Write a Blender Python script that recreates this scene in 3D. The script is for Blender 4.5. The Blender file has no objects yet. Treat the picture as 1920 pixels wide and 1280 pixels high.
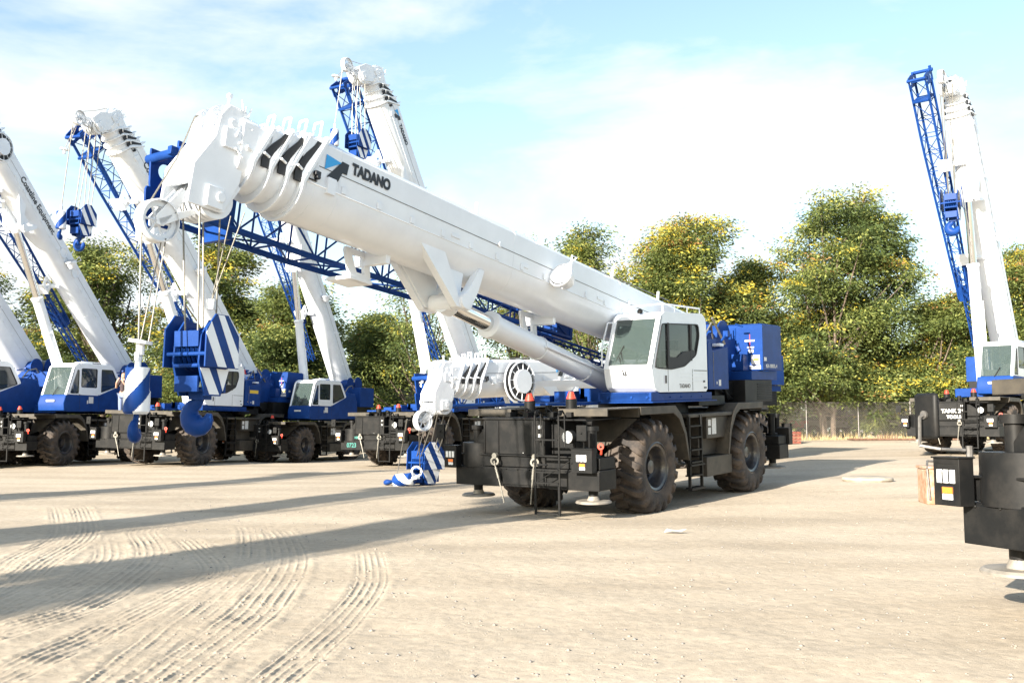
import bpy, math, random
import numpy as np
from mathutils import Matrix, Vector, noise
C = bpy.context
SC = C.scene
COL = SC.collection
rad = math.radians
# ------------------------------------------------------------------ camera
cd = bpy.data.cameras.new('camera'); CAM = bpy.data.objects.new('camera', cd); COL.objects.link(CAM)
CAM.location = (0, 0, 1.65); CAM.rotation_euler = (rad(90 + 5.08), 0, 0)
cd.sensor_width = 36; cd.lens = 33.75; cd.clip_end = 3000; cd.clip_start = .1
SC.camera = CAM
# ------------------------------------------------------------------ light
SUN_EL = 19.5
SUNH = Vector((-.60, -.80)).normalized()
w = bpy.data.worlds.new('World'); SC.world = w; w.use_nodes = True
nt = w.node_tree; nt.nodes.clear()
def N(nt, t, **k):
    n = nt.nodes.new(t)
    for a, b in k.items():
        if a.startswith('i_'):
            n.inputs[int(a[2:]) if a[2:].isdigit() else a[2:].replace('_', ' ')].default_value = b
        else: setattr(n, a, b)
    return n
out = N(nt, 'ShaderNodeOutputWorld'); bg = N(nt, 'ShaderNodeBackground')
sky = N(nt, 'ShaderNodeTexSky', sky_type='NISHITA', sun_disc=False, sun_elevation=rad(SUN_EL),
        sun_rotation=math.atan2(SUNH.x, SUNH.y), air_density=1.0, dust_density=1.2, ozone_density=.6)
tc = N(nt, 'ShaderNodeTexCoord'); mp = N(nt, 'ShaderNodeMapping'); mp.inputs['Scale'].default_value = (1, 1, 2.6)
n1 = N(nt, 'ShaderNodeTexNoise'); n1.inputs['Scale'].default_value = 2.7; n1.inputs['Detail'].default_value = 7; n1.inputs['Roughness'].default_value = .56
n1.inputs['Distortion'].default_value = .25
mp.inputs['Location'].default_value = (3.1, .4, 1.3)
cr = N(nt, 'ShaderNodeValToRGB'); cr.color_ramp.elements[0].position = .49; cr.color_ramp.elements[1].position = .66
cr.color_ramp.elements[0].color = (0, 0, 0, 1); cr.color_ramp.elements[1].color = (.85, .85, .85, 1)
sx = N(nt, 'ShaderNodeSeparateXYZ'); mr = N(nt, 'ShaderNodeMapRange')
mr.inputs['From Min'].default_value = .0; mr.inputs['From Max'].default_value = .55; mr.inputs['To Min'].default_value = .32; mr.inputs['To Max'].default_value = 0
add = N(nt, 'ShaderNodeMath', operation='ADD', use_clamp=True); mx = N(nt, 'ShaderNodeMixRGB'); mx.inputs[2].default_value = (3.55, 3.75, 3.85, 1)
L = nt.links.new
L(tc.outputs['Generated'], mp.inputs[0]); L(mp.outputs[0], n1.inputs[0]); L(n1.outputs[0], cr.inputs[0]); L(tc.outputs['Generated'], sx.inputs[0])
L(sx.outputs[2], mr.inputs[0]); L(cr.outputs[0], add.inputs[0]); L(mr.outputs[0], add.inputs[1]); L(add.outputs[0], mx.inputs[0])
tn = N(nt, 'ShaderNodeMixRGB', blend_type='MULTIPLY'); tn.inputs[0].default_value = 1; tn.inputs[2].default_value = (.95, 1.02, 1.0, 1); L(sky.outputs[0], tn.inputs[1]); L(tn.outputs[0], mx.inputs[1]); L(mx.outputs[0], bg.inputs[0]); L(bg.outputs[0], out.inputs[0]); bg.inputs[1].default_value = .10
sd = bpy.data.lights.new('sun', 'SUN'); sd.energy = 4.9; sd.angle = rad(.53); sd.color = (1, .91, .78)
so = bpy.data.objects.new('sun', sd); COL.objects.link(so)
sdir = Vector((SUNH.x * math.cos(rad(SUN_EL)), SUNH.y * math.cos(rad(SUN_EL)), math.sin(rad(SUN_EL))))
so.rotation_euler = sdir.to_track_quat('Z', 'Y').to_euler(); so.location = sdir * 60
vs = SC.view_settings; vs.view_transform = 'Standard'; vs.look = 'None'; vs.gamma = 1; vs.exposure = 1.66
SC.cycles.max_bounces = 6; SC.cycles.transparent_max_bounces = 16
# ------------------------------------------------------------------ materials
MATS = {}
def mat(name, col, rough=.5, metal=0, var=.0, scale=3, col2=None, bump=0, bscale=40, coat=0, lo=.4, hi=.62, spec=.5, trans=0, alpha=1):
    if name in MATS: return MATS[name]
    m = bpy.data.materials.new(name); m.use_nodes = True; t = m.node_tree; b = t.nodes['Principled BSDF']
    b.inputs['Base Color'].default_value = (*col, 1); b.inputs['Roughness'].default_value = rough; b.inputs['Metallic'].default_value = metal
    b.inputs['Specular IOR Level'].default_value = spec
    if coat: b.inputs['Coat Weight'].default_value = coat; b.inputs['Coat Roughness'].default_value = .08
    if alpha < 1: b.inputs['Alpha'].default_value = alpha
    if trans: b.inputs['Transmission Weight'].default_value = trans
    tx = N(t, 'ShaderNodeTexCoord')
    if var or col2:
        n = N(t, 'ShaderNodeTexNoise'); n.inputs['Scale'].default_value = scale; n.inputs['Detail'].default_value = 6; n.inputs['Roughness'].default_value = .65
        r = N(t, 'ShaderNodeValToRGB'); c2 = col2 or tuple(c * (1 - var) for c in col)
        r.color_ramp.elements[0].position = lo; r.color_ramp.elements[1].position = hi
        r.color_ramp.elements[0].color = (*c2, 1); r.color_ramp.elements[1].color = (*col, 1)
        t.links.new(tx.outputs['Object'], n.inputs[0]); t.links.new(n.outputs[0], r.inputs[0]); t.links.new(r.outputs[0], b.inputs['Base Color'])
    if bump:
        n = N(t, 'ShaderNodeTexNoise'); n.inputs['Scale'].default_value = bscale; n.inputs['Detail'].default_value = 4
        bp = N(t, 'ShaderNodeBump'); bp.inputs['Strength'].default_value = bump; bp.inputs['Distance'].default_value = .02
        t.links.new(tx.outputs['Object'], n.inputs[0]); t.links.new(n.outputs[0], bp.inputs['Height']); t.links.new(bp.outputs[0], b.inputs['Normal'])
    MATS[name] = m; return m
WHITE = mat('white_paint', (.80, .835, .88), .30, var=.07, scale=1.3, coat=.2, bump=.02, bscale=3)  # bluish cast of sky-lit shade is mixed into this white
BLUE = mat('blue_paint', (.010, .050, .225), .40, var=.2, scale=2, spec=.10, bump=.02, bscale=4)
BLACK = mat('black_paint', (.008, .0085, .009), .5, col2=(.020, .019, .018), scale=3.2, coat=.0, spec=.2, bump=.03, bscale=8, lo=.3, hi=.55)
DUSTSUNB = mat('dusty_sunlit_black', (.050, .045, .038), .55, col2=(.085, .074, .058), scale=3, spec=.3, lo=.35, hi=.6)  # black lifted by dust, with sun on its gloss also put into the colour
DARK = mat('dark_recess', (.012, .012, .014), .6)
GREY = mat('grey_steel', (.22, .21, .20), .5, .6, var=.4, scale=9)
CHROME = mat('chrome_rod', (.75, .75, .75), .12, 1)
ROPE = mat('wire_rope', (.26, .25, .22), .5, .5, var=.4, scale=60)
RUBBER = mat('dusty_rubber', (.030, .027, .026), .85, col2=(.090, .070, .056), scale=3.4, bump=.12, bscale=25, lo=.36, hi=.60)
RIM = mat('rim_paint', (.02, .022, .03), .3, col2=(.05, .045, .04), scale=5, coat=.2)
GLASS = mat('cab_glass', (.02, .032, .036), .03, spec=.6, alpha=.72)
GLASSW = mat('windscreen_glass', (.07, .10, .095), .02, spec=.7, alpha=.42)
GLASSD = mat('dark_glass', (.05, .07, .07), .05, coat=.6)
RED = mat('red_paint', (.62, .05, .025), .4)
ORANGE = mat('orange_lens', (.85, .20, .03), .25, coat=.5)
LENS = mat('clear_lens', (.80, .82, .82), .2, coat=.5, var=.25, scale=60)
LABEL = mat('white_label', (.75, .76, .75), .5, var=.3, scale=45)
YELLOW = mat('yellow_label', (.70, .48, .05), .5)
CYAN = mat('cyan_decal', (.03, .33, .72), .4)
INK = mat('black_decal', (.012, .013, .018), .45)
INTER = mat('cab_interior', (.10, .11, .11), .8, var=.3, scale=8)
GREEN_CH = mat('chalk_green', (.05, .19, .17), .9)
FLOAT = mat('float_plate', (.30, .275, .24), .6, .2, var=.35, scale=6)
# ------------------------------------------------------------------ mesh builder
class MB:
    def __init__(s, M=None): s.v = []; s.f = []; s.mi = []; s.M = M or Matrix.Identity(4); s.m = 0
    def add(s, vs, fs):
        o = len(s.v); M = s.M
        s.v += [tuple(M @ Vector(p)) for p in vs]; s.f += [tuple(i + o for i in f) for f in fs]; s.mi += [s.m] * len(fs); return s
    def box(s, x0, x1, y0, y1, z0, z1, M=None):
        vs = [(x, y, z) for x in (x0, x1) for y in (y0, y1) for z in (z0, z1)]
        if M: vs = [M @ Vector(p) for p in vs]
        return s.add(vs, [(0, 1, 3, 2), (4, 6, 7, 5), (0, 4, 5, 1), (2, 3, 7, 6), (0, 2, 6, 4), (1, 5, 7, 3)])
    def prism(s, pts, ax, a, b):
        n = len(pts)
        def P(p, q):
            return {'x': (q, p[0], p[1]), 'y': (p[0], q, p[1]), 'z': (p[0], p[1], q)}[ax]
        ar = sum(pts[i][0] * pts[(i + 1) % n][1] - pts[(i + 1) % n][0] * pts[i][1] for i in range(n))
        if (ar > 0) == (ax == 'y'): pts = pts[::-1]
        if a > b: a, b = b, a
        vs = [P(p, a) for p in pts] + [P(p, b) for p in pts]
        return s.add(vs, [tuple(range(n))[::-1], tuple(range(n, 2 * n))] + [(i, (i + 1) % n, n + (i + 1) % n, n + i) for i in range(n)])
    def tube(s, p, q, r, n=8, r2=None, cap=True):
        p = Vector(p); q = Vector(q); d = (q - p); r2 = r if r2 is None else r2
        if d.length < 1e-6: return s
        d.normalize(); a = d.orthogonal().normalized(); b = d.cross(a); vs = []
        for c, rr in ((p, r), (q, r2)):
            for i in range(n):
                t = 2 * math.pi * i / n; vs.append(c + (a * math.cos(t) + b * math.sin(t)) * rr)
        fs = [(i, (i + 1) % n, n + (i + 1) % n, n + i) for i in range(n)]
        if cap: fs += [tuple(range(n))[::-1], tuple(range(n, 2 * n))]
        return s.add(vs, fs)
    def path(s, pts, r, n=6):
        for a, b in zip(pts[:-1], pts[1:]): s.tube(a, b, r, n)
        return s
    def lathe(s, prof, c, ax, n=32, closed=False):     # prof: (along, radius)
        c = Vector(c); d = Vector(ax).normalized(); a = d.orthogonal().normalized(); b = d.cross(a); vs = []; m = len(prof)
        for i in range(n):
            t = 2 * math.pi * i / n; e = a * math.cos(t) + b * math.sin(t)
            for (h, r) in prof: vs.append(c + d * h + e * r)
        fs = []
        for i in range(n):
            j = (i + 1) % n
            for k in range(m - 1 if not closed else m):
                l = (k + 1) % m; fs.append((i * m + k, j * m + k, j * m + l, i * m + l))
        return s.add(vs, fs)
    def disc(s, c, ax, r, h, n=24):
        return s.lathe([(-h / 2, 0), (-h / 2, r), (h / 2, r), (h / 2, 0)], c, ax, n)
    def mesh(s, name, mats, sharp=38):
        me = bpy.data.meshes.new(name); me.from_pydata(s.v, [], s.f)
        for m in (mats if isinstance(mats, (list, tuple)) else [mats]): me.materials.append(m)
        me.polygons.foreach_set('material_index', s.mi); me.polygons.foreach_set('use_smooth', [True] * len(s.f))
        me.update(); me.set_sharp_from_angle(angle=rad(sharp)); return me
    def build(s, name, mats, parent=None, bev=0, sharp=38):
        return link(name, s.mesh(name, mats, sharp), parent, bev)
def link(name, me, parent=None, bev=0):
    o = bpy.data.objects.new(name, me); COL.objects.link(o); o.parent = parent
    if bev:
        b = o.modifiers.new('bevel', 'BEVEL'); b.width = bev; b.segments = 2; b.limit_method = 'ANGLE'; b.angle_limit = rad(40)
    return o
def tag(o, label=None, cat=None, group=None, kind=None):
    for k, v in (('label', label), ('category', cat), ('group', group), ('kind', kind)):
        if v: o[k] = v
    return o
def empty(name, loc=(0, 0, 0), rz=0, sc=1):
    o = bpy.data.objects.new(name, None); COL.objects.link(o); o.location = loc; o.rotation_euler = (0, 0, rz); o.scale = (sc,) * 3
    o.empty_display_size = .3; return o
def npmesh(name, V, F, mats, mi=None, smooth=False):
    me = bpy.data.meshes.new(name); n = len(F); k = F.shape[1]
    me.vertices.add(len(V)); me.vertices.foreach_set('co', np.ascontiguousarray(V, dtype=np.float32).ravel())
    me.loops.add(n * k); me.loops.foreach_set('vertex_index', F.astype(np.int32).ravel())
    me.polygons.add(n); me.polygons.foreach_set('loop_start', np.arange(0, n * k, k, dtype=np.int32)); me.polygons.foreach_set('loop_total', np.full(n, k, dtype=np.int32))
    for m in mats: me.materials.append(m)
    if mi is not None: me.polygons.foreach_set('material_index', mi.astype(np.int32))
    if smooth: me.polygons.foreach_set('use_smooth', np.ones(n, dtype=bool))
    me.update(calc_edges=True); return me
def text(body, size, m, M, parent, name='lettering', bold=.0, spacing=1.0, ax='CENTER', sx=1.0):
    cu = bpy.data.curves.new('t', 'FONT'); cu.body = body; cu.size = size; cu.extrude = .002; cu.offset = bold; cu.space_character = spacing; cu.align_x = ax; cu.align_y = 'CENTER'
    t = bpy.data.objects.new('t', cu); COL.objects.link(t)
    dg = C.evaluated_depsgraph_get(); me = bpy.data.meshes.new_from_object(t.evaluated_get(dg)); bpy.data.objects.remove(t)
    me.transform(Matrix.Diagonal((sx, 1, 1, 1))); me.transform(M); me.materials.clear(); me.materials.append(m)
    return link(name, me, parent)
def lerp(a, b, t): return a + (b - a) * t
# ------------------------------------------------------------------ ground
CP = np.array([(1.6, 20.1, -.05), (4.45, 24, .12), (3, 22, .04), (-13, 41, .15), (-10, 45, .05), (-19, 40, .14), (-22, 39, 0), (-3, 41, .1), (-5, 37, .06), (6.3, 34.8, .3), (19, 38, .72),
               (15, 34, .55), (9, 8.7, .02), (12, 9, .1), (0, 0, 0), (-3, 8, 0), (3, 10, 0), (-6, 15, 0), (5, 15, 0), (21, 56, .95), (14, 58, .9), (30, 50, 1.0), (-20, 60, .4), (0, 58, .6), (9.2, 25.3, .24), (14, 26, .4), (11, 33, .5),
               (-30, 30, 0), (-10, 28, 0), (-25, -5, 0), (-2.5, 28.6, 0)])
def gz(x, y):
    x = np.asarray(x, float); y = np.asarray(y, float); num = np.zeros_like(x); den = np.zeros_like(x) + 1e-9
    for a, b, c in CP:
        d2 = (x - a) ** 2 + (y - b) ** 2; wt = 1 / (d2 + 1.5) ** 1.6; num += wt * c; den += wt
    return num / den
def G(x, y): return float(gz(x, y))
TR = [([(-6.5, 15.8), (-6.31, 15.15), (-5.12, 12.45), (-4.68, 10.81), (-4.56, 9.55), (-4.47, 8.56), (-4.45, 7)], .23),
      ([(-6.0, 16), (-5.75, 15.15), (-4.66, 12.66), (-4.1, 10.35), (-3.93, 8.87), (-4.09, 7.84), (-4.3, 6.6)], .23),
      ([(-4.4, 16.4), (-3.95, 14.99), (-3.11, 11.85), (-2.83, 9.55), (-2.73, 8.01), (-2.57, 6.54), (-2.5, 5)], .25),
      ([(-3.9, 16), (-3.3, 14.12), (-2.67, 11.66), (-2.34, 9.19), (-2.3, 7.52), (-2.29, 6.43), (-2.3, 5)], .25),
      ([(-4.9, 14.5), (-4.34, 13.35), (-3.43, 11.3), (-3.3, 9.67), (-3.31, 8.09), (-3.34, 7.03), (-3.4, 5.8)], .19),
      ([(-1.95, 12.9), (-1.86, 12.66), (-1.49, 10.35), (-1.46, 8.66), (-1.51, 7.37), (-1.56, 6.43), (-1.65, 5)], .19),
      ([(-9.4, 20), (-8.77, 18.86), (-6.93, 14.99), (-6.15, 12.24), (-5.75, 10.97), (-5.6, 9.5)], .2),
      ([(-9, 20), (-8.34, 18.86), (-6.57, 14.99), (-5.68, 11.85), (-5.13, 9.8), (-5, 8.4)], .2)]
def spline(P, n=26):
    P = [np.array(p) for p in P]; P = [2 * P[0] - P[1]] + P + [2 * P[-1] - P[-2]]; o = []
    for i in range(1, len(P) - 2):
        for k in range(n):
            t = k / n; o.append(.5 * (2 * P[i] + (P[i + 1] - P[i - 1]) * t + (2 * P[i - 1] - 5 * P[i] + 4 * P[i + 1] - P[i + 2]) * t * t + (3 * P[i] - P[i - 1] - 3 * P[i + 1] + P[i + 2]) * t ** 3))
    o.append(P[-2]); return np.array(o)
def vnoise(x, y, seed=0):
    xi = np.floor(x).astype(np.int64); yi = np.floor(y).astype(np.int64); fx = x - xi; fy = y - yi; fx = fx * fx * (3 - 2 * fx); fy = fy * fy * (3 - 2 * fy)
    def h(a, b): 
        v = np.sin(a * 127.1 + b * 311.7 + seed * 74.7) * 43758.5453; return v - np.floor(v)
    return (h(xi, yi) * (1 - fx) + h(xi + 1, yi) * fx) * (1 - fy) + (h(xi, yi + 1) * (1 - fx) + h(xi + 1, yi + 1) * fx) * fy - .5
def tracks(x, y):
    H = np.zeros_like(x)
    for ti, (P, hw) in enumerate(TR):
        S = spline(P, 14); lo = S.min(0) - .6; hi = S.max(0) + .6
        sel = np.where((x > lo[0]) & (x < hi[0]) & (y > lo[1]) & (y < hi[1]))[0]
        if not len(sel): continue
        px, py = x[sel], y[sel]; best = np.full(len(sel), 9.); lat = np.zeros(len(sel)); al = np.zeros(len(sel)); acc = 0
        for a, b in zip(S[:-1], S[1:]):
            d = b - a; l = np.hypot(*d)
            if l < 1e-6: continue
            u = d / l; rx, ry = px - a[0], py - a[1]; t = np.clip(rx * u[0] + ry * u[1], 0, l); qx, qy = rx - t * u[0], ry - t * u[1]; dd = np.hypot(qx, qy)
            m = dd < best; best[m] = dd[m]; lat[m] = (rx * -u[1] + ry * u[0])[m]; al[m] = acc + t[m]; acc += l
        ends = np.clip(np.minimum(al, acc - al) / .6, 0, 1)
        fade = np.clip(.85 + .9 * vnoise(al * 1.3, lat * 0 + ti, 5), .45, 1.1) * ends
        ins = np.clip((hw - best) / .03, 0, 1)
        rib = .5 + .5 * np.cos(2 * np.pi * lat / (hw * 2 / 5.0))
        lug = .5 + .5 * np.cos(2 * np.pi * (al / .085 + np.sign(lat) * .25)); lug = lug if ti in (2, 3, 0) else .6 + .4 * lug; amp = (.5 if ti in (4, 5) else .75) * np.clip(.85 + 1.5 * vnoise(px * 4, py * 4, 11) + 1.1 * vnoise(px * 19, py * 19, 12), .1, 1.7)
        h = ins * (-.005 + .019 * rib ** 4 * (.5 + .5 * lug) * amp) + .010 * amp * np.exp(-((best - hw - .04) / .045) ** 2)
        H[sel] = np.where(best < hw + .2, h * fade * 1.15 + H[sel] * .4, H[sel])
    return H
def build_ground():
    rs = [0.0]; r = .002
    while r < 420:
        rs.append(r); r *= 1.0023 if 5.4 < r < 17 else 1.0045 if r < 28 and r > 5 else (1.25 if r < 5 else 1.02 if r < 90 else 1.12)
    rs = np.array(rs[1:]); fine = np.linspace(rad(-31), rad(31), 1000); coarse = np.linspace(rad(31), rad(329), 90)[1:-1]
    th = np.concatenate([fine, coarse]); nT = len(th); nR = len(rs)
    X = np.outer(rs, np.sin(th)).ravel(); Y = np.outer(rs, np.cos(th)).ravel()
    Z = gz(X, Y); near = np.exp(-(np.hypot(X, Y) / 32) ** 2)
    Z += near * (.05 * vnoise(X * .5, Y * .5) + .02 * vnoise(X * 1.7, Y * 1.7, 2) + .006 * vnoise(X * 5, Y * 5, 3) + .004 * vnoise(X * 15, Y * 15, 4)) + near * tracks(X, Y)
    V = np.stack([X, Y, Z], 1); V = np.vstack([V, [[0, 0, 0]]]); i = np.arange(nR - 1)[:, None] * nT; j = np.arange(nT)[None]; j2 = (j + 1) % nT
    F = np.stack([(i + j), (i + j2), (i + nT + j2), (i + nT + j)], -1).reshape(-1, 4)[:, ::-1]
    me = npmesh('ground', V, F, [GROUND], smooth=True); o = link('ground', me); tag(o, 'pale dusty sand and gravel lot with curved tyre tracks', 'ground', kind='structure')
    c = MB(); c.add([(0, 0, 0)] + [tuple(V[k]) for k in range(nT)], [(0, k + 1, (k + 1) % nT + 1)[::-1] for k in range(nT)])
GROUND = bpy.data.materials.new('sandy_gravel'); GROUND.use_nodes = True
def ground_mat():
    t = GROUND.node_tree; b = t.nodes['Principled BSDF']; b.inputs['Roughness'].default_value = .95; b.inputs['Specular IOR Level'].default_value = .15; l = t.links.new
    tx = N(t, 'ShaderNodeTexCoord')
    def noi(s, d=5, r=.6):
        n = N(t, 'ShaderNodeTexNoise'); n.inputs['Scale'].default_value = s; n.inputs['Detail'].default_value = d; n.inputs['Roughness'].default_value = r; l(tx.outputs['Object'], n.inputs[0]); return n.outputs[0]
    def ramp(src, p0, c0, p1, c1):
        r = N(t, 'ShaderNodeValToRGB'); e = r.color_ramp.elements; e[0].position = p0; e[1].position = p1; e[0].color = (*c0, 1); e[1].color = (*c1, 1); l(src, r.inputs[0]); return r.outputs[0]
    def mix(f, a, bb, mode='MIX'):
        m = N(t, 'ShaderNodeMixRGB', blend_type=mode); 
        if isinstance(f, float): m.inputs[0].default_value = f
        else: l(f, m.inputs[0])
        l(a, m.inputs[1]); l(bb, m.inputs[2]); return m.outputs[0]
    base = ramp(noi(.22, 4), .35, (.43, .37, .29), .65, (.50, .435, .345))
    fine = ramp(noi(9, 6, .7), .3, (.72, .70, .68), .7, (1.12, 1.1, 1.08)); c = mix(.75, base, mix(1.0, base, fine, 'MULTIPLY'))
    vo = N(t, 'ShaderNodeTexVoronoi'); vo.inputs['Scale'].default_value = 26; l(tx.outputs['Object'], vo.inputs[0])
    peb = ramp(vo.outputs['Distance'], .10, (1, 1, 1), .22, (0, 0, 0)); area = ramp(noi(.5, 4), .50, (0, 0, 0), .68, (.6, .6, .6))
    pc = ramp(vo.outputs['Color'], .2, (.12, .115, .11), .9, (.33, .30, .26)); c = mix(mix(1.0, peb, area, 'MULTIPLY'), c, pc)
    mp = N(t, 'ShaderNodeMapping'); mp.inputs['Rotation'].default_value = (0, 0, .5); mp.inputs['Scale'].default_value = (.09, .45, 1); n2 = N(t, 'ShaderNodeTexNoise'); n2.inputs['Scale'].default_value = 1.4; n2.inputs['Detail'].default_value = 5; l(tx.outputs['Object'], mp.inputs[0]); l(mp.outputs[0], n2.inputs[0])
    c = mix(1.0, c, ramp(n2.outputs[0], .38, (.86, .85, .84), .60, (1.04, 1.04, 1.04)), 'MULTIPLY'); l(c, b.inputs['Base Color'])
    bp = N(t, 'ShaderNodeBump'); bp.inputs['Strength'].default_value = .5; bp.inputs['Distance'].default_value = .012; l(noi(34, 6, .75), bp.inputs['Height'])
    bp2 = N(t, 'ShaderNodeBump'); bp2.inputs['Strength'].default_value = .25; bp2.inputs['Distance'].default_value = .04; l(noi(6, 5, .6), bp2.inputs['Height']); l(bp.outputs[0], bp2.inputs['Normal']); l(bp2.outputs[0], b.inputs['Normal'])
ground_mat(); build_ground()
# ------------------------------------------------------------------ wheel
def tyre_mesh():
    b = MB(); P = [(-.27, .40), (-.33, .48), (-.375, .60), (-.375, .70), (-.345, .81), (-.28, .850), (-.12, .862), (0, .865), (.12, .862), (.28, .850), (.345, .81), (.375, .70), (.375, .60), (.33, .48), (.27, .40)]
    b.lathe(P, (0, 0, 0), (0, 1, 0), 48, True); n = 19
    path = [(-.02, .955, 0), (.12, .955, .06), (.25, .945, .14), (.35, .905, .20), (.39, .81, .215), (.392, .73, .21)]
    for sd in (1, -1):
        for k in range(n):
            a0 = 2 * math.pi * (k + (.5 if sd < 0 else 0)) / n; vs = []
            for i, (h, r, da) in enumerate(path):
                wd = (.062, .066, .072, .08, .07, .045)[i]; dep = .12 if i < 4 else .08
                for (rr, ss) in ((r - dep, -1.15), (r, -.85), (r, .85), (r - dep, 1.15)):
                    an = a0 + da + wd * ss; hh = h - (.03 if (i >= 4 and rr < r) else 0); vs.append((math.sin(an) * rr, sd * hh, math.cos(an) * rr))
            fs = []
            for i in range(len(path) - 1):
                for j in range(3): q = (i * 4 + j, i * 4 + j + 1, i * 4 + j + 5, i * 4 + j + 4); fs.append(q if sd > 0 else q[::-1])
            m = (len(path) - 1) * 4; fs += [(0, 3, 2, 1) if sd < 0 else (0, 1, 2, 3), (m, m + 1, m + 2, m + 3)]
            b.add(vs, fs)
    return b.mesh('tyre', RUBBER, 50)
def rim_mesh():
    b = MB()
    b.lathe([(-.25, .39), (.27, .40), (.315, .465), (.325, .455), (.31, .41), (.26, .385), (.20, .37), (.08, .35), (.04, .31), (.05, .17), (.12, .15), (.20, .13), (.21, 0)], (0, 0, 0), (0, 1, 0), 40)
    b.lathe([(.31, .46), (.345, .475), (.335, .50), (.31, .495)], (0, 0, 0), (0, 1, 0), 40)
    for i in range(16):
        t = i / 16 * 2 * math.pi; b.disc((math.sin(t) * .25, .055, math.cos(t) * .25), (0, 1, 0), .016, .05, 6)
    return b.mesh('rim', RIM)
TY, RM = tyre_mesh(), rim_mesh()
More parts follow.
